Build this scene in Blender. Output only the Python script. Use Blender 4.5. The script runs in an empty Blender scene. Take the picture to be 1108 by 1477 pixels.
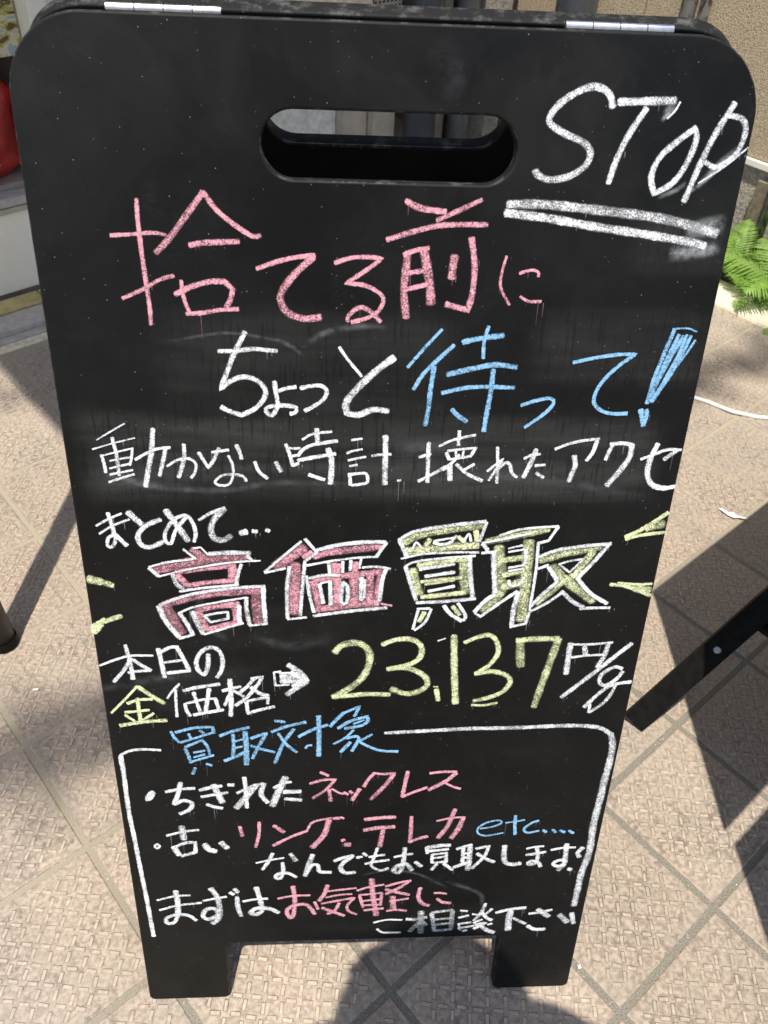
import bpy, bmesh, math, random
from mathutils import Vector, Matrix
from math import sin, cos, pi, radians

random.seed(7)
SC = bpy.context.scene
COL = SC.collection

# ------------------------------------------------------------------ camera
CAMZ = 1.35153593
R_ = Vector((0.99791023, 0.04429698, 0.04704202)).normalized()
D_ = Vector((0.06461559, -0.68411373, -0.72650756)).normalized()
F_ = R_.cross(D_).normalized()
if F_.y < 0: F_ = -F_
D_ = F_.cross(R_).normalized()
cd = bpy.data.cameras.new('camera')
cam = bpy.data.objects.new('camera', cd)
COL.objects.link(cam)
U_ = -D_
M = Matrix((R_, U_, R_.cross(U_))).transposed().to_4x4()
M.translation = Vector((0, 0, CAMZ))
cam.matrix_world = M
cd.sensor_fit = 'HORIZONTAL'
cd.sensor_width = 3.7729
cd.lens = 4.2
cd.clip_start = 0.01
cd.clip_end = 500
cd.dof.use_dof = True
cd.dof.focus_distance = 0.98
cd.dof.aperture_fstop = 1.8
SC.camera = cam

# ------------------------------------------------------------------ sky, sun
EL, AZ = radians(71.0), radians(13.0)     # the sun stands behind the camera, a little to the left
to_sun = Vector((-sin(AZ) * cos(EL), -cos(AZ) * cos(EL), sin(EL)))
W = bpy.data.worlds.new('World')
SC.world = W
W.use_nodes = True
nt = W.node_tree
nt.nodes.clear()
sky = nt.nodes.new('ShaderNodeTexSky')
sky.sky_type = 'NISHITA'
sky.sun_disc = False
sky.sun_elevation = EL
sky.sun_rotation = radians(180) + AZ
bg = nt.nodes.new('ShaderNodeBackground')
bg.inputs[1].default_value = 0.125
wo = nt.nodes.new('ShaderNodeOutputWorld')
nt.links.new(sky.outputs[0], bg.inputs[0])
nt.links.new(bg.outputs[0], wo.inputs[0])
sd = bpy.data.lights.new('sun', 'SUN')
sd.energy = 4.2
sd.angle = radians(0.53)
sd.color = (1.0, 0.955, 0.88)
sun = bpy.data.objects.new('sun', sd)
sun.rotation_euler = (-to_sun).to_track_quat('-Z', 'Y').to_euler()
sun.location = (0, -2, 6)
COL.objects.link(sun)
SC.view_settings.view_transform = 'Standard'
SC.view_settings.look = 'None'
SC.view_settings.exposure = 0.5
SC.view_settings.gamma = 1.0
SC.view_settings.use_curve_mapping = False
SC.cycles.transparent_max_bounces = 24

# ------------------------------------------------------------------ frames
EA = Vector((0.72939154, 0.68409647, 0))      # along the shop front, away
EB = Vector((0.68409647, -0.72939154, 0))     # out of the shop front, towards the right wall's near end
K = Vector((0.45, 3.6, 0))                    # inner corner of the two walls
TS = 0.23540                                  # tile pitch
T0 = Vector((0.75189173, 1.40452982, 0))
FR = Matrix((EA, EB, Vector((0, 0, 1)))).transposed().to_4x4()   # x: EA, y: EB (left-handed is avoided below)
def kp(s, off, z=0.0):
    return K + EA * s + EB * off + Vector((0, 0, z))

# ------------------------------------------------------------------ helpers
def link(name, me, mat=None, parent=None, loc=None):
    o = bpy.data.objects.new(name, me)
    COL.objects.link(o)
    if mat is not None and me is not None and not me.materials:
        for m in (mat if isinstance(mat, (list, tuple)) else [mat]): me.materials.append(m)
    if parent is not None: o.parent = parent
    if loc is not None: o.location = loc
    return o
def thing(name, label, cat, loc=(0, 0, 0), group=None):
    o = bpy.data.objects.new(name, None)
    COL.objects.link(o)
    o.empty_display_size = 0.1
    o.location = loc
    return tag(o, label, cat, group)
def tag(o, label=None, cat=None, group=None, kind=None):
    if label: o['label'] = label
    if cat: o['category'] = cat
    if group: o['group'] = group
    if kind: o['kind'] = kind
    return o
def bm_mesh(bm, name, smooth=False):
    bmesh.ops.recalc_face_normals(bm, faces=bm.faces)
    me = bpy.data.meshes.new(name)
    bm.to_mesh(me); bm.free()
    if smooth:
        for p in me.polygons: p.use_smooth = True
    return me
def obox(bm, c, ax, ay, az, hx, hy, hz, bev=0.0):
    """box centred c with unit axes and half sizes"""
    vs = []
    for sx in (-1, 1):
        for sy in (-1, 1):
            for sz in (-1, 1):
                vs.append(bm.verts.new(c + ax * (sx * hx) + ay * (sy * hy) + az * (sz * hz)))
    fs = [(0, 1, 3, 2), (4, 6, 7, 5), (0, 4, 5, 1), (2, 3, 7, 6), (0, 2, 6, 4), (1, 5, 7, 3)]
    nf = [bm.faces.new([vs[i] for i in f]) for f in fs]
    if bev > 0:
        es = list({e for f in nf for e in f.edges})
        bmesh.ops.bevel(bm, geom=es, offset=bev, segments=2, affect='EDGES', profile=0.5)
ZU = Vector((0, 0, 1))
def kbox(name, s0, s1, o0, o1, z0, z1, mat, parent=None, bev=0.003):
    """box in the corner frame: s along the shop front, o out from it"""
    bm = bmesh.new()
    c = kp((s0 + s1) / 2, (o0 + o1) / 2, (z0 + z1) / 2)
    obox(bm, c, EA, EB, ZU, abs(s1 - s0) / 2, abs(o1 - o0) / 2, abs(z1 - z0) / 2, bev)
    return link(name, bm_mesh(bm, name), mat, parent)
def tube(bm, pts, r, n=12, caps=True):
    rings = []
    pts = [Vector(p) for p in pts]
    for i, p in enumerate(pts):
        t = (pts[min(i + 1, len(pts) - 1)] - pts[max(i - 1, 0)]).normalized()
        a = t.cross(ZU)
        if a.length < 1e-3: a = t.cross(Vector((1, 0, 0)))
        a.normalize(); b = t.cross(a)
        rr = r[i] if isinstance(r, (list, tuple)) else r
        rings.append([bm.verts.new(p + a * (rr * cos(2 * pi * k / n)) + b * (rr * sin(2 * pi * k / n))) for k in range(n)])
    for i in range(len(rings) - 1):
        for k in range(n):
            bm.faces.new((rings[i][k], rings[i][(k + 1) % n], rings[i + 1][(k + 1) % n], rings[i + 1][k]))
    if caps:
        bm.faces.new(rings[0]); bm.faces.new(list(reversed(rings[-1])))

# ------------------------------------------------------------------ materials
class NT:
    def __init__(s, name):
        s.m = bpy.data.materials.new(name); s.m.use_nodes = True
        s.t = s.m.node_tree; s.t.nodes.clear()
        s.out = s.t.nodes.new('ShaderNodeOutputMaterial')
        s.b = s.t.nodes.new('ShaderNodeBsdfPrincipled')
        s.t.links.new(s.b.outputs[0], s.out.inputs[0])
    def n(s, typ, ins=None, **kw):
        nd = s.t.nodes.new(typ)
        for k, v in kw.items(): setattr(nd, k, v)
        for k, v in (ins or {}).items(): s.set(nd.inputs[k], v)
        return nd
    def set(s, inp, v):
        if hasattr(v, 'is_output') or isinstance(v, bpy.types.NodeSocket): s.t.links.new(v, inp)
        elif isinstance(v, bpy.types.Node): s.t.links.new(v.outputs[0], inp)
        else:
            try: inp.default_value = v
            except Exception: inp.default_value = (*v, 1.0)
    def p(s, **kw):
        for k, v in kw.items(): s.set(s.b.inputs[k.replace('_', ' ')], v)
    def obj(s): return s.n('ShaderNodeTexCoord').outputs['Object']
    def map(s, vec, scale=(1, 1, 1), loc=(0, 0, 0), rot=(0, 0, 0)):
        return s.n('ShaderNodeMapping', {'Vector': vec, 'Scale': scale, 'Location': loc, 'Rotation': rot}).outputs[0]
    def noise(s, vec, scale, detail=4, rough=0.55, col=False, dist=0.0):
        return s.n('ShaderNodeTexNoise', {'Vector': vec, 'Scale': scale, 'Detail': detail, 'Roughness': rough, 'Distortion': dist}).outputs[1 if col else 0]
    def ramp(s, fac, a, b, ca=0.0, cb=1.0):
        return s.n('ShaderNodeMapRange', {0: fac, 1: a, 2: b, 3: ca, 4: cb}, interpolation_type='SMOOTHSTEP').outputs[0]
    def mix(s, fac, a, b, mode='MIX'):
        nd = s.n('ShaderNodeMix', data_type='RGBA', blend_type=mode)
        s.set(nd.inputs[0], fac); s.set(nd.inputs[6], a); s.set(nd.inputs[7], b)
        return nd.outputs[2]
    def math(s, op, a, b=0.0, c=0.0, clamp=False):
        nd = s.n('ShaderNodeMath', operation=op, use_clamp=clamp)
        s.set(nd.inputs[0], a); s.set(nd.inputs[1], b)
        if op in ('MULTIPLY_ADD', 'WRAP', 'COMPARE'): s.set(nd.inputs[2], c)
        return nd.outputs[0]
    def bump(s, h, dist=0.001, strength=1.0, normal=None):
        nd = s.n('ShaderNodeBump', {'Height': h, 'Distance': dist, 'Strength': strength})
        if normal is not None: s.set(nd.inputs['Normal'], normal)
        s.set(s.b.inputs['Normal'], nd.outputs[0]); return nd.outputs[0]
def c4(r, g, b): return (r, g, b, 1.0)

def simple(name, col, rough=0.6, var=0.12, scale=30, bump=0.0005, metal=0.0, grime=0.0):
    m = NT(name); o = m.obj()
    n1 = m.noise(o, scale, 6); n2 = m.noise(o, scale * 0.13, 3)
    dark = tuple(c * (1 - var * 1.6) for c in col); lite = tuple(min(1, c * (1 + var)) for c in col)
    base = m.mix(m.ramp(n1, 0.3, 0.7), c4(*dark), c4(*lite))
    if grime > 0:
        base = m.mix(m.math('MULTIPLY', m.ramp(n2, 0.5, 0.75), grime), base, c4(col[0] * .35, col[1] * .33, col[2] * .3))
    m.p(Base_Color=base, Roughness=m.ramp(n2, 0.3, 0.7, rough - 0.08, rough + 0.08), Metallic=metal)
    if bump: m.bump(n1, bump)
    return m.m

# --- floor tile: pinkish beige stoneware, dirt caught between the raised bars
def tile_mat():
    m = NT('stoneware_tile'); o = m.obj()
    rnd = m.n('ShaderNodeObjectInfo').outputs['Random']
    wp = m.n('ShaderNodeNewGeometry').outputs['Position']
    sep = m.n('ShaderNodeSeparateXYZ', {0: o})
    off = m.math('MULTIPLY', rnd, 7.0)
    oo = m.n('ShaderNodeVectorMath', {0: o, 1: m.n('ShaderNodeCombineXYZ', {0: off, 1: off})}, operation='ADD').outputs[0]
    n1 = m.noise(oo, 130, 5, 0.6); n2 = m.noise(oo, 28, 4, 0.6); n3 = m.noise(wp, 1.3, 4, 0.6); n5 = m.noise(wp, 8, 5, 0.65)
    a = m.mix(m.ramp(n1, 0.36, 0.64), c4(.345, .265, .205), c4(.56, .45, .35))
    a = m.mix(m.ramp(n2, 0.35, 0.7), a, c4(.41, .345, .26))
    tint = m.mix(rnd, c4(.84, .83, .82), c4(1.08, 1.06, 1.02))
    a = m.mix(1.0, a, tint, 'MULTIPLY')
    low = m.ramp(sep.outputs[2], 0.0003, 0.0009, 1.0, 0.0)
    # dirt that gathers close to the bars and in patches of the flat field
    patch = m.math('MULTIPLY', m.ramp(n5, 0.42, 0.58), m.ramp(n3, 0.36, 0.52))
    spot = m.ramp(m.noise(oo, 75, 4, 0.65), 0.47, 0.60)
    d = m.math('MULTIPLY', m.math('MULTIPLY', patch, spot), low)
    a = m.mix(m.math('MULTIPLY', d, 0.9), a, c4(.07, .056, .043))
    # the field is a touch darker than the worn bar tops
    a = m.mix(m.math('MULTIPLY', low, 0.52), a, m.mix(m.ramp(n1, .4, .6), c4(.205, .155, .115), c4(.36, .285, .215)))
    att = m.n('ShaderNodeAttribute', attribute_name='groove').outputs['Fac']
    a = m.mix(m.math('MULTIPLY', m.math('MULTIPLY', att, 0.95), m.math('MULTIPLY_ADD', m.ramp(n5, .42, .60), .5, .5)), a, c4(.085, .066, .05))
    vf = m.n('ShaderNodeTexVoronoi', {'Vector': wp, 'Scale': 38.0}); vc = m.n('ShaderNodeSeparateColor', {0: vf.outputs['Color']}).outputs
    fl = m.math('MULTIPLY', m.ramp(vf.outputs['Distance'], 0.03, 0.11, 1, 0), m.ramp(vc[0], 0.90, 0.92))
    a = m.mix(m.math('MULTIPLY', fl, m.ramp(vc[1], 0, 1, .2, .8)), a, m.mix(m.ramp(vc[2], .7, .75), c4(.06, .05, .04), c4(.75, .72, .66)))
    # broad warm / grey patches over the whole pavement
    a = m.mix(m.ramp(n3, 0.35, 0.7, 0.0, 0.30), a, c4(.36, .33, .29))
    m.p(Base_Color=a, Roughness=m.ramp(n1, 0.3, 0.7, 0.45, 0.7))
    m.bump(m.math('ADD', n1, m.math('MULTIPLY', n2, 1.5)), 0.0007, 0.8)
    return m.m
def grout_mat():
    m = NT('grout'); o = m.obj(); wx, wy = m.n('ShaderNodeSeparateXYZ', {0: m.n('ShaderNodeNewGeometry').outputs['Position']}).outputs[:2]
    n1 = m.noise(o, 420, 3, 0.7); n2 = m.noise(o, 6, 4); sp = m.noise(o, 260, 2)
    a = m.mix(m.ramp(n1, 0.35, 0.65), c4(.135, .122, .095), c4(.28, .25, .195))
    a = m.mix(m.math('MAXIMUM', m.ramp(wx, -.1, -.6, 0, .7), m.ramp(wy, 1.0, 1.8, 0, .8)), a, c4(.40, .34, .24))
    a = m.mix(m.ramp(sp, 0.70, 0.74), a, c4(.6, .58, .5))
    m.p(Base_Color=a, Roughness=0.85); m.bump(n1, 0.0012)
    return m.m

# --- chalkboard face
def board_mat(rear=False):
    m = NT('chalkboard_black'); o = m.obj()
    sep = m.n('ShaderNodeSeparateXYZ', {0: o}); X, Y = sep.outputs[0], sep.outputs[1]
    g = m.n('ShaderNodeNewGeometry')
    nobj = m.n('ShaderNodeVectorTransform', {0: g.outputs['Normal']}, vector_type='NORMAL', convert_from='WORLD', convert_to='OBJECT').outputs[0]
    nz = m.math('ABSOLUTE', m.n('ShaderNodeSeparateXYZ', {0: nobj}).outputs[2])
    cloud = m.noise(o, 7, 5, 0.6, dist=0.8)
    cloud2 = m.noise(m.map(o, (1, 1, 1), (3.1, 1.7, 0)), 19, 5, 0.6, dist=1.2)
    fine = m.noise(o, 900, 2, 0.6)
    # vertical drips where wet cloth ran down
    st = m.noise(m.map(o, (330, 22, 1)), 1.0, 3, 0.6)
    streak = m.ramp(st, 0.55, 0.62)
    swipe = m.noise(m.map(o, (3, 30, 1), (0.2, 0, 0), (0, 0, 0.05)), 1.0, 5, 0.65, dist=0.6)
    def box(x0, x1, y0, y1, sx=0.02, sy=0.012):
        a = m.math('MULTIPLY', m.ramp(X, x0 - sx, x0 + sx), m.ramp(X, x1 - sx, x1 + sx, 1, 0))
        b = m.math('MULTIPLY', m.ramp(Y, y0 - sy, y0 + sy), m.ramp(Y, y1 - sy, y1 + sy, 1, 0))
        return m.math('MULTIPLY', a, b)
    # wiped bands that kept a veil of old chalk: position, strength
    veil = None
    for x0, x1, y0, y1, k in ((.02, .57, .800, .886, 1.0), (.10, .36, .885, .985, .45), (.44, .60, .925, .99, .55),
                              (.30, .55, .80, .86, .35), (.05, .26, .62, .67, .25), (.38, .50, .13, .185, .30), (.20, .34, .14, .19, .22),
                              (.05, .16, .53, .60, .35), (.52, .60, 1.03, 1.075, .6)):
        v = m.math('MULTIPLY', box(x0, x1, y0, y1), k)
        veil = v if veil is None else m.math('MAXIMUM', veil, v)
    sw = m.ramp(swipe, 0.35, 0.72)
    veil = m.math('MULTIPLY', veil, m.math('MULTIPLY_ADD', sw, 0.75, 0.25))
    veil = m.math('MULTIPLY', veil, m.math('MULTIPLY_ADD', streak, -0.6, 1.0))
    haze = m.math('MULTIPLY', m.ramp(cloud, 0.25, 0.85), 0.12)
    top = m.ramp(Y, 0.95, 1.2, 0.0, 1.0)  # sky sheen on the upper board, painted in as extra haze
    haze = m.math('MULTIPLY', haze, m.math('MULTIPLY_ADD', top, 0.7, 0.5))
    arc = m.ramp(cloud2, 0.45, 0.80, 0, .10)
    amt = m.math('ADD', m.math('MULTIPLY', veil, 0.46), m.math('ADD', haze, m.math('MULTIPLY', arc, 0.5)), clamp=True)
    amt = m.math('MULTIPLY', amt, m.math('MULTIPLY_ADD', fine, 0.8, 0.6))
    base = m.mix(m.math('MULTIPLY', amt, 0.115), c4(.0050, .0048, .0044), c4(.64, .63, .60))
    gh = m.n('ShaderNodeTexNoise', {'Vector': m.map(o, (26, 34, 1), (4.2, 1.1, 0)), 'Scale': 1.0, 'Detail': 2, 'Roughness': .5, 'Distortion': 2.2}).outputs[0]
    ghost = m.ramp(m.math('ABSOLUTE', m.math('SUBTRACT', gh, .5)), 0.0, 0.022, 1, 0)
    ghost = m.math('MULTIPLY', ghost, m.ramp(m.noise(m.map(o, (1, 1, 1), (9, 2, 0)), 9, 3), 0.52, 0.68))
    base = m.mix(m.math('MULTIPLY', ghost, 0.008), base, c4(.6, .6, .6))
    dk = m.ramp(m.noise(m.map(o, (1, 1.3, 1), (7.3, 4, 0)), 16, 4, 0.6, dist=.8), 0.60, 0.74)
    base = m.mix(m.math('MULTIPLY', dk, 0.55), base, c4(.005, .005, .0045))
    # dust specks
    vor = m.n('ShaderNodeTexVoronoi', {'Vector': o, 'Scale': 230.0}, feature='F1')
    rc = m.n('ShaderNodeSeparateColor', {0: vor.outputs['Color']}).outputs
    spk = m.math('MULTIPLY', m.ramp(vor.outputs['Distance'], 0.05, 0.13, 1, 0), m.ramp(rc[0], 0.80, 0.83))
    base = m.mix(m.math('MULTIPLY', spk, m.ramp(rc[1], 0, 1, .03, .40)), base, c4(.7, .7, .68))
    vor2 = m.n('ShaderNodeTexVoronoi', {'Vector': o, 'Scale': 75.0}, feature='F1')
    rc2 = m.n('ShaderNodeSeparateColor', {0: vor2.outputs['Color']}).outputs
    spk2 = m.math('MULTIPLY', m.ramp(vor2.outputs['Distance'], 0.015, 0.045, 1, 0), m.ramp(rc2[0], 0.955, 0.96))
    base = m.mix(m.math('MULTIPLY', spk2, m.ramp(rc2[1], 0, 1, .15, .9)), base, c4(.7, .7, .68))
    # worn, dusty edge
    edge = m.ramp(nz, 0.80, 0.97, 1, 0)
    wear = m.noise(o, 60, 6, 0.7)
    ecol = m.mix(m.ramp(wear, 0.48, 0.72), c4(.014, .014, .013), c4(.10, .098, .092))
    base = m.mix(edge, base, ecol)
    m.p(Base_Color=base, Roughness=m.math('ADD', m.ramp(cloud, 0.3, 0.75, 0.47, 0.53), m.math('MULTIPLY', edge, .15)))
    m.b.inputs['Specular IOR Level'].default_value = 0.16
    m.bump(m.math('ADD', m.noise(m.map(o, (500, 60, 500)), 1.0, 4, 0.6), m.math('MULTIPLY', fine, .6)), 0.00012, 0.6)
    return m.m

# --- chalk: grainy, broken up by the board's tooth
def chalk_mat(name, col, dens=1.0):
    m = NT(name); o = m.obj()
    cov = m.n('ShaderNodeAttribute', attribute_name='cov').outputs['Fac']
    dn = m.n('ShaderNodeAttribute', attribute_name='dens').outputs['Fac']
    n1 = m.noise(o, 760, 2, 0.7); n2 = m.noise(o, 230, 4, 0.6); n3 = m.noise(o, 60, 3)
    grain = m.math('ADD', m.math('MULTIPLY', n1, 0.62), m.math('ADD', m.math('MULTIPLY', n2, 0.26), m.math('MULTIPLY', n3, 0.12)))
    # threshold falls as the stroke gets denser
    thr = m.math('SUBTRACT', 0.84, m.math('MULTIPLY', m.math('POWER', cov, 0.7), m.math('MULTIPLY', dn, 0.412)))
    a = m.n('ShaderNodeMapRange', {0: m.math('SUBTRACT', grain, thr), 1: -0.075, 2: 0.075, 3: 0.0, 4: 1.0}).outputs[0]
    dust = m.math('MULTIPLY', m.ramp(cov, 0.0, 0.8), 0.22)
    a = m.math('MAXIMUM', a, dust)
    c = m.mix(m.ramp(n2, 0.35, 0.7), c4(*[x * 0.82 for x in col]), c4(*col))
    c = m.mix(m.ramp(m.noise(o, 480, 2), 0.5, 0.75, 0, .35), c, c4(.74, .74, .74))
    m.p(Base_Color=c, Roughness=0.95, Alpha=a)
    m.b.inputs['Specular IOR Level'].default_value = 0.1
    m.bump(grain, 0.0003, 0.6)
    return m.m

M_tile, M_grout, M_board = tile_mat(), grout_mat(), board_mat()
CH = {'w': chalk_mat('chalk_white', (.84, .84, .84)), 'p': chalk_mat('chalk_pink', (.80, .36, .42)),
      'b': chalk_mat('chalk_blue', (.26, .52, .78)), 'y': chalk_mat('chalk_yellow', (.78, .80, .45))}
CH['v'] = CH['w']
M_steel = simple('hinge_steel', (.78, .77, .80), .30, .08, 200, 0.00005, 1.0)
M_glide = simple('white_plastic', (.75, .76, .74), .4, .05, 60, 0)
M_blackmetal = simple('black_painted_metal', (.012, .0115, .011), .45, .25, 40, 0.0001)
M_blackwood = simple('black_wood', (.006, .0055, .005), .6, .3, 60, 0.0002); M_blackwood.node_tree.nodes['Principled BSDF'].inputs['Specular IOR Level'].default_value = .12
M_bolt = simple('bolt_grey', (.26, .26, .27), .35, .15, 90, 0.0001, .7)
M_concrete = simple('kerb_concrete', (.74, .66, .48), .85, .14, 70, 0.0015, 0, .25)
M_step = simple('grey_step_stone', (.50, .45, .40), .7, .10, 45, 0.0006, 0, .2)
M_yellowtile = simple('yellow_tile', (.52, .42, .17), .55, .14, 25, 0.0004, 0, .25)
M_cream = simple('cream_painted_metal', (.78, .75, .64), .45, .05, 15, 0.0001, 0, .12)
M_white = simple('white_panel', (.93, .87, .73), .5, .04, 8, 0.0001, 0, .15)
M_brown = simple('brown_cladding', (.33, .28, .22), .55, .12, 25, 0.0003)
M_brownd = simple('dark_brown_cladding', (.26, .21, .16), .55, .15, 25, 0.0003)
M_tan = simple('tan_cladding', (.50, .43, .34), .6, .08, 25, 0.0003)
M_black = simple('gap_black', (.012, .012, .012), .8, .2, 20, 0)
M_stone = simple('beige_stone', (.74, .64, .48), .85, .16, 55, 0.003, 0, .2)
M_stonepale = simple('pale_stone', (.78, .75, .68), .85, .12, 45, 0.003)
M_perf = simple('perforated_metal', (.34, .31, .26), .5, .1, 40, 0.0001)
M_pipe = simple('slate_pipe', (.10, .11, .13), .38, .12, 14, 0.0001)
M_pipegrey = simple('grey_drain_pipe', (.22, .225, .235), .4, .1, 14, 0.0001)
M_cable = simple('white_cable', (.74, .72, .66), .45, .05, 80, 0)
M_soil = simple('planter_soil', (.10, .08, .055), .95, .35, 60, 0.006)
M_paper = simple('white_paper', (.82, .81, .78), .8, .04, 100, 0.0002)
M_lowwall = simple('rough_concrete', (.40, .35, .28), .9, .22, 90, 0.004, 0, .3)
M_asph = simple('old_asphalt', (.09, .088, .085), .9, .2, 90, 0.002)

def stucco_mat():
    m = NT('beige_stucco'); o = m.obj()
    n1 = m.noise(o, 210, 4, 0.6); n2 = m.noise(o, 2.3, 4)
    a = m.mix(m.ramp(n1, 0.35, 0.65), c4(.33, .25, .155), c4(.58, .47, .32))
    a = m.mix(m.ramp(n2, 0.4, 0.7, 0, .35), a, c4(.36, .29, .19))
    m.p(Base_Color=a, Roughness=.9); m.bump(n1, 0.006, 1.0)
    return m.m
M_stucco = stucco_mat()
def peel_mat():
    m = NT('peeling_conduit_paint'); o = m.obj()
    n1 = m.noise(m.map(o, (1, 1, .35)), 60, 5, 0.65)
    a = m.mix(m.ramp(n1, 0.54, 0.57), c4(.50, .47, .42), c4(.16, .11, .08))
    m.p(Base_Color=a, Roughness=.6); m.bump(m.ramp(n1, .54, .57, 1, 0), 0.0008)
    return m.m
M_peel = peel_mat()
def cane_mat():
    m = NT('mossy_cane'); o = m.obj()
    n1 = m.noise(m.map(o, (1, 1, .5)), 90, 4)
    a = m.mix(m.ramp(n1, 0.4, 0.6), c4(.035, .045, .02), c4(.16, .17, .075))
    m.p(Base_Color=a, Roughness=.6); m.bump(n1, 0.001)
    return m.m
M_cane = cane_mat()
def leaf_mat():
    m = NT('fern_leaf'); o = m.obj()
    rnd = m.n('ShaderNodeObjectInfo').outputs['Random']
    n1 = m.noise(o, 45, 3)
    a = m.mix(m.ramp(n1, 0.35, 0.65), c4(.14, .28, .04), c4(.32, .50, .09))
    a = m.mix(rnd, a, c4(.24, .36, .08))
    m.p(Base_Color=a, Roughness=.5)
    tr = m.n('ShaderNodeBsdfTranslucent', {'Color': c4(.28, .5, .07)})
    mx = m.n('ShaderNodeMixShader', {0: .38}); m.t.links.new(m.b.outputs[0], mx.inputs[1]); m.t.links.new(tr.outputs[0], mx.inputs[2])
    m.t.links.new(mx.outputs[0], m.out.inputs[0])
    return m.m
M_leaf = leaf_mat()

# ================================================================== GROUND
bm = bmesh.new()
s = 60
bm.faces.new([bm.verts.new(v) for v in ((-s, -s, -.010), (s, -s, -.010), (s, s, -.010), (-s, s, -.010))])
tag(link('ground', bm_mesh(bm, 'ground'), M_asph), kind='structure')
# bedding of the paved court, which shows as the joints between the tiles
KERB_A = -0.352          # inner-frame position of the kerb's foot (along EA, from the corner)
STEP_B = 0.145           # where the tiles end before the shop step
bm = bmesh.new()
bm.faces.new([bm.verts.new(kp(a, b, -.0022)) for a, b in ((-7, STEP_B - .2), (KERB_A + .05, STEP_B - .2), (KERB_A + .05, 8), (-7, 8))])
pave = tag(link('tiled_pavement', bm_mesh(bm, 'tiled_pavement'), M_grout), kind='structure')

GW = 0.0105   # joint width
def tile_mesh(x0, x1, y0, y1, seed=0):
    """tile in its own frame (centre 0,0); x along EA, y along EB; bars run at 45 degrees to the sides"""
    rg = random.Random(seed)
    bm = bmesh.new(); lay = bm.verts.layers.float.new('groove')
    b = 0.0022
    # body: flat field with rolled edge
    def ring(i, z): return [bm.verts.new((x, y, z)) for x, y in ((x0 + i, y0 + i), (x1 - i, y0 + i), (x1 - i, y1 - i), (x0 + i, y1 - i))]
    r = [ring(0, -.008), ring(0, -.0020), ring(b * .4, -.0006), ring(b, 0.0)]
    for a_, b_ in zip(r, r[1:]):
        for k in range(4): bm.faces.new((a_[k], a_[(k + 1) % 4], b_[(k + 1) % 4], b_[k]))
    bm.faces.new(r[-1])
    p = TS * math.sqrt(2) / 13.0
    q = math.sqrt(.5)
    def add(cu, cv, hu, hv):
        # pattern frame u,v at 45 degrees
        hb = 0.0010
        base, top = [], []
        jr = rg.uniform(-.06, .06)
        ca, sa = cos(jr), sin(jr)
        for su, sv in ((-1, -1), (1, -1), (1, 1), (-1, 1)):
            for L, k, z in ((base, 1.0, 0.00004), (top, .0, hb)):
                uu = su * (hu - (0.0011 if k == 0 else -.0006)); vv = sv * (hv - (0.0011 if k == 0 else -.0006))
                u, v = cu + uu * ca - vv * sa, cv + uu * sa + vv * ca
                L.append((( u - v) * q, (u + v) * q, z))
        if any(not (x0 + .006 < P[0] < x1 - .006 and y0 + .006 < P[1] < y1 - .006) for P in base): return
        # thin dark groove skirt round the bar
        sk = []
        for (bx, by, bz) in base:
            sk.append(bm.verts.new((bx, by, 0.00004)))
        mid = [((bx * .72 + tx * .28), (by * .72 + ty * .28), 0.0002) for (bx, by, _), (tx, ty, _) in zip(base, top)]
        mid = [bm.verts.new(v) for v in mid]; tp = [bm.verts.new(v) for v in top]
        for v in sk: v[lay] = 1.0
        for v in mid: v[lay] = .7
        for a_, b_ in ((sk, mid), (mid, tp)):
            for k in range(4): bm.faces.new((a_[k], a_[(k + 1) % 4], b_[(k + 1) % 4], b_[k]))
        bm.faces.new(tp)
    n = 9
    for i in range(-n, n + 1):
        for j in range(-n, n + 1):
            jx = .0012 if (i + j) % 2 else -.0012
            add(i * p + jx + rg.uniform(-.0012, .0012), j * p + rg.uniform(-.0012, .0012), p * .285, p * .118)
            add((i + .5) * p + rg.uniform(-.0012, .0012), (j + .5) * p + (.0014 if (i + j) % 2 else -.0014) + rg.uniform(-.001, .001), p * .112, p * .295)
    return bm_mesh(bm, 'floor_tile')
h = TS / 2 - GW / 2
tiles_full = [tile_mesh(-h, h, -h, h, k) for k in range(4)]
for me in tiles_full: me.materials.append(M_tile)
# grid of tile centres: P = T0 - EA*a*TS + EB*b*TS   (a, b whole numbers are joint crossings)
t0k = T0 - K
A0, B0_ = t0k.dot(EA), t0k.dot(EB)
def in_view(P, mg=0.13):
    d = P - Vector((0, 0, CAMZ)); z = d.dot(F_)
    if z < .2: return False
    fx = 1233.4 * d.dot(R_) / z / 554; fy = 1233.4 * d.dot(D_) / z / 738.5
    m_ = 1233.4 * (TS * .75) / z / 554
    return abs(fx) < 1 + m_ + mg and abs(fy) < 1 + m_ + mg
nt_ = 0
rot = EA.to_2d().angle_signed(Vector((1, 0)))
ang = math.atan2(EA.y, EA.x)
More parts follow.
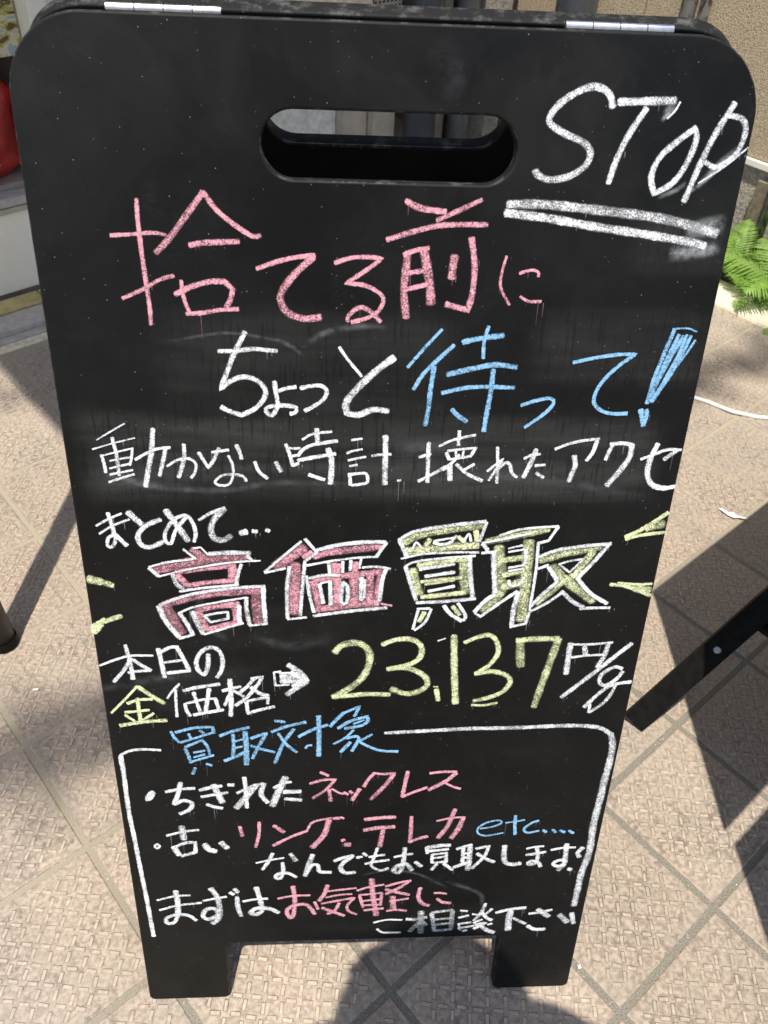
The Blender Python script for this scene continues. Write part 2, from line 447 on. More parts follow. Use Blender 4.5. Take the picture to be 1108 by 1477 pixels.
# frame (x->EA, y->EB) is left-handed, so tiles use y -> -EB
for a in range(-9, 14):
    for b in range(-14, 9):
        ca = A0 - (a + .5) * TS; cb = B0_ + (b + .5) * TS
        P = kp(ca, cb)
        if not in_view(P): continue
        xa, xb = ca - h, ca + h; ya, yb = cb - h, cb + h
        if xa > KERB_A - .02 or yb < STEP_B + .02: continue
        cut = xb > KERB_A - .004 or ya < STEP_B
        if cut:
            lx1 = min(h, KERB_A - .004 - ca); ly1 = min(h, -(STEP_B - cb))
            me = tile_mesh(-h, lx1, -h, ly1, 99); me.materials.append(M_tile)
        else:
            me = tiles_full[(a * 3 + b * 5) % 4]
        o = link('floor_tile', me, None, pave, P)
        rz = ang if cut else ang + (pi / 2) * ((a + 2 * b) % 4)
        o.rotation_euler = (0, 0, rz)
        o.location.z = random.uniform(-.0003, .0003)
        nt_ += 1
print('tiles', nt_)

# shop step: grey stone strip, yellow tile strip, threshold
def strip(name, a0, a1, b0, b1, z, mat, kind='structure', zb=-.02):
    return tag(kbox(name, a0, a1, b0, b1, zb, z, mat, None, .003), kind=kind)
strip('stone_border', -6, KERB_A, .105, STEP_B - .004, .002, M_concrete)
strip('joint_strip', -6, KERB_A, .075, .103, .006, M_step)
step_o = strip('shop_step', -6, KERB_A, -.012, .072, .022, M_step)
ys = tag(bpy.data.objects.new('yellow_threshold', None), kind='structure'); COL.objects.link(ys)
x = -3.4
while x < -1.0:
    kbox('yellow_tile', x, x + .226, -.088, -.016, -.01, .026 + random.uniform(-.0006, .0006), M_yellowtile, ys, .002)
    x += .23
# kerb
kb = tag(bpy.data.objects.new('kerb', None), kind='structure'); COL.objects.link(kb)
y0 = .1
while y0 < 5:
    kbox('kerb_stone', KERB_A, KERB_A + .150, y0, y0 + 1.795, -.02, .022, M_concrete, kb, .010)
    y0 += 1.8
tag(kbox('planting_bed', KERB_A + .152, -.002, .1, 5, -.02, .018, M_soil, None, .002), kind='structure')

# ================================================================== WALLS
# right wall: stucco over a rough concrete foot
rw = thing('stucco_wall', 'beige stucco wall with a rough concrete foot, behind the ferns at right', 'wall', kp(0, 1))
def wpart(name, s0, s1, o0, o1, z0, z1, mat, parent, bev=.002):
    """right wall frame: s along EB, o out of the wall (towards -EA)"""
    bm = bmesh.new()
    c = K + EB * ((s0 + s1) / 2) - EA * ((o0 + o1) / 2) + Vector((0, 0, (z0 + z1) / 2))
    if parent is not None: c = c - parent.location
    obox(bm, c, EB, EA, ZU, abs(s1 - s0) / 2, abs(o1 - o0) / 2, abs(z1 - z0) / 2, bev)
    return link(name, bm_mesh(bm, name), mat, parent)
for i, (u0, u1) in enumerate(((-.30, .452), (.458, 1.36), (1.366, 2.27), (2.276, 5.0))):
    wpart('stucco_panel', u0, u1, -.15, 0, .335, 2.6, M_stucco, rw)
wpart('backing', -.3, 5, -.16, -.012, .3, 2.6, M_brownd, rw)
wpart('white_trim', .82, 5, -.01, .012, .312, .333, M_cream, rw)
wpart('concrete_foot', -.3, 5, -.15, -.006, -.02, .31, M_lowwall, rw)
# shop front wall pieces, left to right
sw_ = thing('shop_facade', 'shaded shop front of cream, brown and tan panels behind the sign', 'shop front', kp(-1, 0))
def fpart(name, s0, s1, o0, o1, z0, z1, mat, parent=None, bev=.003):
    parent = parent or sw_
    bm = bmesh.new()
    obox(bm, kp((s0 + s1) / 2, (o0 + o1) / 2, (z0 + z1) / 2) - parent.location, EA, EB, ZU, abs(s1 - s0) / 2, abs(o1 - o0) / 2, abs(z1 - z0) / 2, bev)
    return link(name, bm_mesh(bm, name), mat, parent)
fpart('backing', -4, 0, -.5, -.32, 0, 2.6, M_brownd)
fpart('cream_jamb', -1.895, -1.845, -.12, -.02, .06, 2.5, M_cream)
fpart('cream_panel', -1.842, -1.790, -.12, -.035, .06, 2.5, M_cream)
fpart('cream_panel', -1.787, -1.712, -.12, -.025, .06, 2.5, M_cream)
fpart('brown_panel', -1.708, -1.600, -.16, -.06, .03, 2.5, M_brown)
fpart('brown_panel', -1.555, -1.430, -.14, -.04, .03, 2.5, M_tan)
fpart('dark_gap', -1.600, -1.555, -.25, -.18, .03, 2.5, M_black)
fpart('pale_wall', -1.43, -.872, -.22, -.10, .0, .60, M_stonepale)
fpart('tan_panel', -.870, -.765, -.20, -.06, .0, .60, M_tan)
fpart('tan_box', -.760, -.660, -.22, -.03, .08, .56, M_tan)
fpart('brown_panel', -.515, -.440, -.20, -.09, .22, 2.5, M_brown)
fpart('brown_panel', -.436, -.395, -.20, -.05, .0, 2.5, M_brownd)
fpart('brown_panel', -.320, -.262, -.20, -.07, .0, 2.5, M_brown)
fpart('brown_panel', -.258, -.205, -.20, -.10, .0, 2.5, M_brownd)
fpart('brown_panel', -.655, -.05, -.30, -.21, .0, 2.5, M_brown)
fpart('rough_post', -.200, -.120, -.22, -.02, .0, 2.5, M_lowwall)
# stone blocks on a ledge
for i, (a, b, z0, z1) in enumerate(((-1.428, -1.335, .62, .80), (-1.262, -1.170, .63, .80), (-1.165, -.800, .628, .80), (-1.332, -1.266, .64, .80))):
    tag(fpart('stone_block', a, b, -.2, .0 if i != 3 else -.04, z0, z1, M_stone, None, .012))
# white cable down the shop front
bm = bmesh.new()
tube(bm, [kp(-1.205, .010, .95), kp(-1.195, .012, .75), kp(-1.190, .010, .60), kp(-1.182, -.02, .40), kp(-1.176, -.02, .30), kp(-1.17, -.03, .05)], .0055, 8)
tag(link('hanging_cable', bm_mesh(bm, 'hanging_cable', True), M_cable), 'thin white cable hanging down the pale stone blocks behind the sign', 'cable')
# perforated panel: slotted holes
pf = thing('perforated_panel', 'small grey perforated metal panel beside the dark round pipe', 'vent', kp(-.72, -.02, .6))
bm = bmesh.new()
a0, a1, z0, z1, o_ = -.785, -.665, .45, .86, -.02
ncx, ncz = 7, 26
dx, dz = (a1 - a0) / ncx, (z1 - z0) / ncz
for i in range(ncx):
    for j in range(ncz):
        sx = a0 + dx * (i + .5); sz = z0 + dz * (j + .5)
        outer = [(sx + dx / 2 * u, sz + dz / 2 * v) for u, v in ((-1, -1), (0, -1), (1, -1), (1, 0), (1, 1), (0, 1), (-1, 1), (-1, 0))]
        sh = .0 if j % 2 else 0
        inner = [(sx + dx * .32 * cos(t), sz + dz * .32 * sin(t)) for t in [radians(x_) for x_ in (225, 270, 315, 0, 45, 90, 135, 180)]]
        vo = [bm.verts.new(kp(u, o_, v) - pf.location) for u, v in outer]; vi = [bm.verts.new(kp(u, o_, v) - pf.location) for u, v in inner]
        vd = [bm.verts.new(kp(u, o_ - .004, v) - pf.location) for u, v in inner]
        for k in range(8):
            bm.faces.new((vo[k], vo[(k + 1) % 8], vi[(k + 1) % 8], vi[k])); bm.faces.new((vi[k], vi[(k + 1) % 8], vd[(k + 1) % 8], vd[k]))
link('grille', bm_mesh(bm, 'grille'), M_perf, pf)
bm = bmesh.new(); obox(bm, kp(-.725, -.05, .655) - pf.location, EA, EB, ZU, .06, .004, .21); link('back_plate', bm_mesh(bm, 'back_plate'), M_black, pf)
# pipes
def pipe(name, P, r, z0, z1, mat, label, cat, ringz=()):
    t = thing(name, label, cat, P)
    bm = bmesh.new(); tube(bm, [(0, 0, z0), (0, 0, z1)], r, 28); link('pipe_body', bm_mesh(bm, 'pipe_body', False), mat, t)
    for p in t.children[0].data.polygons: p.use_smooth = len(p.vertices) == 4
    for z in ringz:
        bm = bmesh.new(); tube(bm, [(0, 0, z), (0, 0, z + .03)], r + .004, 28); link('pipe_band', bm_mesh(bm, 'pipe_band'), mat, t)
    return t
pipe('round_pipe', kp(-.588, .02), .056, -.01, 2.6, M_pipe, 'dark slate blue round pipe standing left of the brown panels', 'pipe', (1.2,))
pipe('grey_pipe', kp(-.357, -.02), .036, -.01, 2.6, M_pipegrey, 'slim grey pipe between two brown panels, seen through the handle slot', 'pipe')
pipe('drain_pipe', K + EB * .235 - EA * .085, .070, .0, 2.6, M_pipegrey, 'thick grey drain pipe on the stucco wall near its corner', 'pipe', (1.5,))
pipe('conduit_pipe', K + EB * .635 - EA * .030, .024, .34, 2.6, M_peel, 'thicker pale conduit with peeling paint on the stucco wall, left of its pair', 'conduit')
pipe('conduit_pipe', K + EB * .690 - EA * .024, .017, .34, 2.6, M_peel, 'slimmer pale conduit with peeling paint, right of its pair on the stucco wall', 'conduit')

# display window with posters at far left
dw = thing('display_window', 'cream framed shop window over a white base panel, holding pictures, at far left', 'shop window', kp(-2.6, -.1))
D = dw
fpart('base_panel', -3.6, -1.90, -.20, -.105, .030, .262, M_white, D)
fpart('base_rail', -3.6, -1.90, -.20, -.095, .264, .278, M_tan, D, .001)
fpart('window_sill', -3.6, -1.90, -.20, -.098, .280, .305, M_step, D)
fpart('plinth', -3.6, -1.90, -.20, -.112, .0, .029, M_brownd, D)
fpart('window_frame', -3.6, -1.955, -.19, -.10, 1.90, 1.96, M_cream, D)
fpart('window_back', -3.6, -1.90, -.48, -.47, .3, 1.9, M_black, D)
fpart('window_floor', -3.6, -1.90, -.46, -.16, .300, .318, M_tan, D)
def glass_mat():
    m = NT('window_glass')
    m.p(Base_Color=c4(.04, .045, .045), Roughness=.02, Alpha=.10)
    m.b.inputs['Specular IOR Level'].default_value = .25
    return m.m
fpart('window_pane', -3.55, -1.958, -.146, -.142, .306, 1.9, glass_mat(), D, 0)
def poster_mat(name, cols, sc=9, seed=0):
    m = NT(name); o = m.obj()
    n = m.noise(m.map(o, (1, 1, 1.3), (seed, 0, 0)), sc, 4, .6, dist=1.4)
    r = m.n('ShaderNodeValToRGB', {0: n}); e = r.color_ramp.elements
    r.color_ramp.interpolation = 'CONSTANT'
    e[0].position = 0; e[0].color = c4(*cols[0]); e[1].position = .42; e[1].color = c4(*cols[1])
    for i, c in enumerate(cols[2:]):
        x_ = e.new(.5 + i * .09); x_.color = c4(*c)
    m.p(Base_Color=r.outputs[0], Roughness=.35)
    return m.m
pm1 = poster_mat('poster_yellow_print', ((.10, .07, .03), (.40, .34, .10), (.55, .50, .34), (.30, .36, .36), (.28, .10, .05)), 14)
pst = kbox('wall_poster', -2.6, -1.90, -.0985, -.0975, .655, 1.10, pm1, None, 0)
tag(pst, 'yellow and brown picture poster stuck on the shop window, at upper left', 'poster')
# red bag leaning in the window, grey card in front of it
def lump(name, P, sx, sy, sz, mat, label, cat, seed=1):
    bm = bmesh.new(); bmesh.ops.create_uvsphere(bm, u_segments=28, v_segments=18, radius=1)
    rg = random.Random(seed)
    for v in bm.verts:
        f = 1 + .08 * sin(v.co.x * 5 + seed) * cos(v.co.z * 6) + .05 * sin(v.co.y * 9 + v.co.z * 7)
        x_, y_, z_ = v.co
        sq = lambda t: math.copysign(abs(t) ** .6, t)
        v.co = (EA * (sq(x_) * sx) + EB * (sq(y_) * sy)) * f + Vector((0, 0, sq(z_) * sz * f + sz))
    return tag(link(name, bm_mesh(bm, name, True), mat, None, P), label, cat)
M_red = simple('red_glossy_bag', (.75, .035, .03), .3, .25, 12, 0.002)
lump('red_bag', kp(-2.06, -.24, .322), .15, .055, .13, M_red, 'glossy red bag lying in the shop window at left', 'bag')
bm = bmesh.new()
for i in range(2):
    obox(bm, kp(-2.09 - .02 * i, -.165 - .006 * i, .372), EA, (EB + ZU * .25).normalized(), (ZU - EB * .25).normalized(), .055, .0015, .055)
tag(link('grey_card', bm_mesh(bm, 'grey_card'), simple('lilac_grey_card', (.30, .29, .36), .4, .06, 20, 0)), 'lilac grey card standing in front of the red bag in the window', 'card')
bm = bmesh.new()
obox(bm, kp(-2.16, -.17, .50), (EA + ZU * -.9).normalized(), EB, (ZU + EA * .9).normalized(), .2, .004, .006)
tag(link('metal_strip', bm_mesh(bm, 'metal_strip'), M_cream), 'thin pale diagonal strip above the red bag in the window', 'trim')

# unseen canopy, added and shaped so its shade lies on the ground at left
cn = thing('shade_canopy', 'unseen flat canopy added to shade the shop front and the ground at left', 'canopy', kp(-2, .5, 3.2))
CA0, CA1 = -3.176, -1.0
bm = bmesh.new(); obox(bm, kp((CA0 + CA1) / 2, .575, 3.22) - cn.location, EA, EB, ZU, (CA1 - CA0) / 2, .975, .03, .004); link('canopy_roof', bm_mesh(bm, 'canopy_roof'), M_tan, cn)
bm = bmesh.new(); obox(bm, kp((CA0 + CA1) / 2, 1.555, 3.21) - cn.location, EA, EB, ZU, (CA1 - CA0) / 2, .004, .05, .001); link('canopy_fascia', bm_mesh(bm, 'canopy_fascia'), M_cream, cn)
# unseen leafy branches, added so their blurred shade dapples the pavement
def leafy_branch(p, q, n, wid, label, z=10.0, seed=1):
    rg = random.Random(seed)
    k = to_sun * (z / to_sun.z)
    a, b = Vector((*p, 0)) + k, Vector((*q, 0)) + k
    br = thing('shade_branch', label, 'branch', a, 'unseen leafy branches added to dapple the court')
    d = (b - a); L = d.length; dn = d.normalized(); sd_ = dn.cross(ZU).normalized()
    bm = bmesh.new(); tube(bm, [-dn * 1.2 + ZU * .1, dn * L * .4, dn * (L * 1.0)], [.02, .010, .004], 8); link('branch_wood', bm_mesh(bm, 'branch_wood', True), M_brownd, br)
    bm = bmesh.new()
    for _ in range(n):
        s_ = rg.random(); c = dn * (L * s_) + sd_ * rg.gauss(0, wid * (.35 + .65 * sin(pi * s_))) + ZU * rg.uniform(-.25, .15)
        u = Vector((rg.uniform(-1, 1), rg.uniform(-1, 1), rg.uniform(-.5, .5))).normalized(); v = u.cross(Vector((rg.uniform(-.4, .4), rg.uniform(-.4, .4), 1))).normalized()
        l, w_ = rg.uniform(.025, .045), rg.uniform(.010, .018)
        f = [bm.verts.new(c + x_) for x_ in (-u * l, v * w_, u * l, -v * w_)]
        bm.faces.new(f)
    me = bpy.data.meshes.new('leaves'); bm.to_mesh(me); bm.free(); tag(link('leaves', me, M_leaf, br), kind='stuff')
leafy_branch((-.86, .62), (-.40, .90), 150, .06, 'unseen leafy branch added to dapple the tiles left of the sign', seed=2)
leafy_branch((.80, 2.02), (1.40, 2.46), 170, .055, 'unseen leafy branch added to dapple the tiles by the kerb at right', seed=3)
leafy_branch((-1.45, 1.62), (-.90, 1.86), 55, .05, 'unseen leafy branch added to dapple the ground by the shop step', seed=4)

# ferns and weeds
def frond_mesh(L, n, wid, curl, seed):
    rg = random.Random(seed); bm = bmesh.new()
    pts = []
    for i in range(n + 1):
        t = i / n
        pts.append(Vector((L * t * cos(curl * t * .6), rg.uniform(-.001, .001), L * (.62 * t - .75 * t * t * curl))))
    tube(bm, pts, [.0012 * (1 - .7 * i / n) for i in range(n + 1)], 5)
    for i in range(2, n):
        t = i / n; T = (pts[i + 1] - pts[i - 1]).normalized()
        w = wid * (math.sin(pi * min(1, t * .95 + .12)) ** .8) * rg.uniform(.85, 1.1)
        for sd_ in (-1, 1):
            d = (Vector((0, sd_, 0)) + T * .45 + Vector((0, 0, rg.uniform(-.28, .1)))).normalized()
            m_ = 5
            prevs = None
            for k in range(m_ + 1):
                q = k / m_
                c = pts[i] + d * (w * q) + Vector((0, 0, -.25 * w * q * q))
                hw = L / n * .50 * (1 - q) ** .6 * (1.0 if k % 2 else .72)
                v = (bm.verts.new(c - T * hw), bm.verts.new(c + Vector((0, 0, .001))), bm.verts.new(c + T * hw))
                if prevs:
                    bm.faces.new((prevs[0], prevs[1], v[1], v[0])); bm.faces.new((prevs[1], prevs[2], v[2], v[1]))
                prevs = v
    me = bpy.data.meshes.new('frond'); bm.to_mesh(me); bm.free(); me.materials.append(M_leaf); return me
fronds = [frond_mesh(.20, 22, .052, .75, 1), frond_mesh(.25, 26, .062, .95, 2), frond_mesh(.16, 18, .044, .55, 3), frond_mesh(.11, 14, .032, 1.0, 4)]
fern_spots = [(1.12, -.14, 13, 1.0, 'bushy bright green fern nearest the sign edge, in the bed by the wall'),
              (1.30, -.16, 13, 1.05, 'second bright green fern, just right of the first, in the bed'),
              (1.24, -.24, 9, .62, 'small low fern hanging over the pale kerb'),
              (1.48, -.14, 11, 1.0, 'green fern in the bed at the right edge of the photo'),
              (1.40, -.235, 8, .75, 'low fern with long pointed fronds resting on the kerb at right'),
              (1.02, -.20, 8, .62, 'low tuft of fern half hidden behind the sign, at the kerb'),
              (1.72, -.15, 10, 1.0, 'farther fern along the bed beyond the right edge')]
for b_, a_, n_, sc_, lab in fern_spots:
    f = thing('fern', lab, 'fern', kp(a_, b_, .015), 'ferns in the planting bed')
    for k in range(n_):
        o = link('frond', random.choice(fronds), None, f)
        o.rotation_euler = (random.uniform(-.25, .25), random.uniform(-1.15, .10), k * 2 * pi / n_ + random.uniform(-.3, .3))
        s_ = sc_ * random.uniform(.8, 1.3); o.scale = (s_, s_, s_)
# mossy cane and flat stake
bm = bmesh.new(); tube(bm, [K + EB * 1.13 - EA * .05 + Vector((0, 0, .03)), K + EB * 1.12 - EA * .045 + Vector((0, 0, .35)), K + EB * 1.085 - EA * .04 + Vector((0, 0, .95))], [.010, .009, .008], 10)
tag(link('garden_cane', bm_mesh(bm, 'garden_cane', True), M_cane), 'mossy green cane standing in the bed against the stucco wall', 'garden cane')
bm = bmesh.new(); obox(bm, K + EB * 1.065 - EA * .02 + Vector((0, 0, .15)), EB, EA, ZU, .020, .006, .135, .002)
tag(link('flat_stake', bm_mesh(bm, 'flat_stake'), simple('weathered_wood', (.20, .16, .11), .8, .2, 60, .001)), 'flat brown wooden stake between the sign and the green cane', 'stake')
# cord on the ground
bm = bmesh.new()
P0, P1 = Vector((.70, 2.05, .008)), Vector((1.16, 1.90, .008))
pts = [Vector((.40, 2.12, .005)), Vector((.60, 2.06, .005)), Vector((.80, 1.985, .005)), Vector((.865, 1.955, .005)), Vector((.925, 1.915, .005)), Vector((.985, 1.898, .005)), Vector((1.05, 1.895, .005)), Vector((1.15, 1.91, .005)), Vector((1.6, 2.0, .005))]
tube(bm, pts, .0055, 10)
tag(link('power_cord', bm_mesh(bm, 'power_cord', True), M_cable), 'white cord lying across the tiles right of the sign', 'cord')
# paper scraps
def scrap(P, pts, label, rz):
    bm = bmesh.new(); rg = random.Random(len(pts))
    top = [bm.verts.new((x_, y_, .0035 + rg.uniform(0, .004))) for x_, y_ in pts]
    bot = [bm.verts.new((v.co.x, v.co.y, v.co.z - .0004)) for v in top]
    bm.faces.new(top); bm.faces.new(list(reversed(bot)))
    for k in range(len(pts)): bm.faces.new((top[k], bot[k], bot[(k + 1) % len(pts)], top[(k + 1) % len(pts)]))
    o = link('paper_scrap', bm_mesh(bm, 'paper_scrap'), M_paper, None, P); o.rotation_euler = (0, 0, rz)
    return tag(o, label, 'litter')
scrap(Vector((.820, 1.500, 0)), [(-.032, .010), (-.024, .012), (-.010, .002), (.003, .010), (.008, .001), (.024, -.002), (.034, -.001), (.033, -.007), (.012, -.009), (.004, -.013), (-.010, -.008), (-.024, .002)], 'torn white paper scrap on the tiles right of the sign', -.25)
scrap(Vector((-.62, .895, 0)), [(-.005, -.002), (.004, -.003), (.006, .001), (-.003, .002)], 'tiny white fleck on a tile left of the sign', .2)
scrap(Vector((.333, .475, 0)), [(-.003, -.001), (.002, -.003), (.003, .002), (-.001, .003)], 'tiny white chip in the joint below the right foot', .6)

# ================================================================== THE SIGN
BB = Vector((-0.28574788, 0.39388751, 0.004))
YAW = 5.115971142217551 - 2 * pi
XB = None
def unit(v): return v.normalized()
# local frame of the front panel: x along its width, y up the face, z out towards the reader
NB = unit(Vector((0.08606229, -0.96128267, 0.26178026)))
XB = unit(Vector((cos(radians(5.115971)), sin(radians(5.115971)), 0)))
VB = unit(NB.cross(XB))
NB = unit(XB.cross(VB))
PW, PH, PT = 0.600, 1.2134, 0.018
TILT = math.asin(NB.z)
sign = thing('sandwich_board', 'tall black A-frame chalkboard covered in white, pink, blue and yellow Japanese chalk writing', 'chalkboard sign', BB)

def arc(cx, cy, r, a0, a1, n=10):
    return [(cx + r * cos(radians(a0 + (a1 - a0) * k / n)), cy + r * sin(radians(a0 + (a1 - a0) * k / n))) for k in range(n + 1)]
def panel_mesh():
    R = .062; f = .009
    out = []
    out += arc(f, f, f, 180, 270, 5) + arc(.112 - f, f, f, 270, 360, 5) + arc(.112 + .008, .119 - .008, .008, 180, 90, 5)
    out += arc(.489 - .008, .119 - .008, .008, 90, 0, 5) + arc(.489 + f, f, f, 180, 270, 5) + arc(PW - f, f, f, 270, 360, 5)
    out += arc(PW - R, PH - R, R, 0, 90, 16) + arc(R, PH - R, R, 90, 180, 16)
    rs = .0265; yc = 1.1235
    hole = arc(.1935 + rs, yc, rs, 90, 270, 16) + arc(.4045 - rs, yc, rs, -90, 90, 16)
    cu = bpy.data.curves.new('panel', 'CURVE'); cu.dimensions = '2D'; cu.fill_mode = 'BOTH'
    for pts in (out, hole):
        sp = cu.splines.new('POLY'); sp.points.add(len(pts) - 1)
        for i, (x_, y_) in enumerate(pts): sp.points[i].co = (x_, y_, 0, 1)
        sp.use_cyclic_u = True
    bv = .0022
    cu.bevel_depth = bv; cu.bevel_resolution = 3; cu.offset = -bv; cu.extrude = PT / 2 - bv
    o = bpy.data.objects.new('tmp', cu); COL.objects.link(o)
    dg = bpy.context.evaluated_depsgraph_get(); dg.update()
    me = bpy.data.meshes.new_from_object(o.evaluated_get(dg))
    bpy.data.objects.remove(o)
    me.transform(Matrix.Translation((0, 0, -PT / 2)))
    me.materials.clear(); me.materials.append(M_board); me.name = 'panel'
    return me
pme = panel_mesh()
fp = link('front_panel', pme, None, sign)
MB = Matrix((XB, VB, NB)).transposed().to_4x4()
fp.matrix_local = MB
fp['label'] = 'front chalkboard leaf with rounded corners, a handle slot and the writing'
NH = Vector((-XB.y, XB.x, 0))      # level, away from the reader
if NH.y < 0: NH = -NH
VR = ZU * cos(TILT) - NH * sin(TILT)
NR = XB.cross(VR)                   # towards the reader and down
topb = VB * PH - NB * (PT + .0015) + ZU * .0045
rp = link('rear_panel', pme.copy(), None, sign)
MR = Matrix((XB, VR, NR)).transposed().to_4x4(); MR.translation = topb - VR * PH
rp.matrix_local = MR
# hinges along the top edge
for u0, u1 in ((.080, .167), (.433, .520)):
    hb = bmesh.new(); n = 4; L = (u1 - u0) / n
    c0 = Vector((0, PH + .0022, -.0050))
    for k in range(n):
        tube(hb, [Vector((u0 + k * L + .0004, c0.y, c0.z)), Vector((u0 + (k + 1) * L - .0004, c0.y, c0.z))], .0036, 16)
    link('hinge', bm_mesh(hb, 'hinge'), M_steel, fp)
for u in (.052, .540):
    hb = bmesh.new(); tube(hb, [Vector((u, .001, -.009)), Vector((u, -.0035, -.009))], .0065, 16)
    gl = link('foot_glide', bm_mesh(hb, 'foot_glide'), M_glide, fp)
    link('foot_glide', gl.data, None, rp)

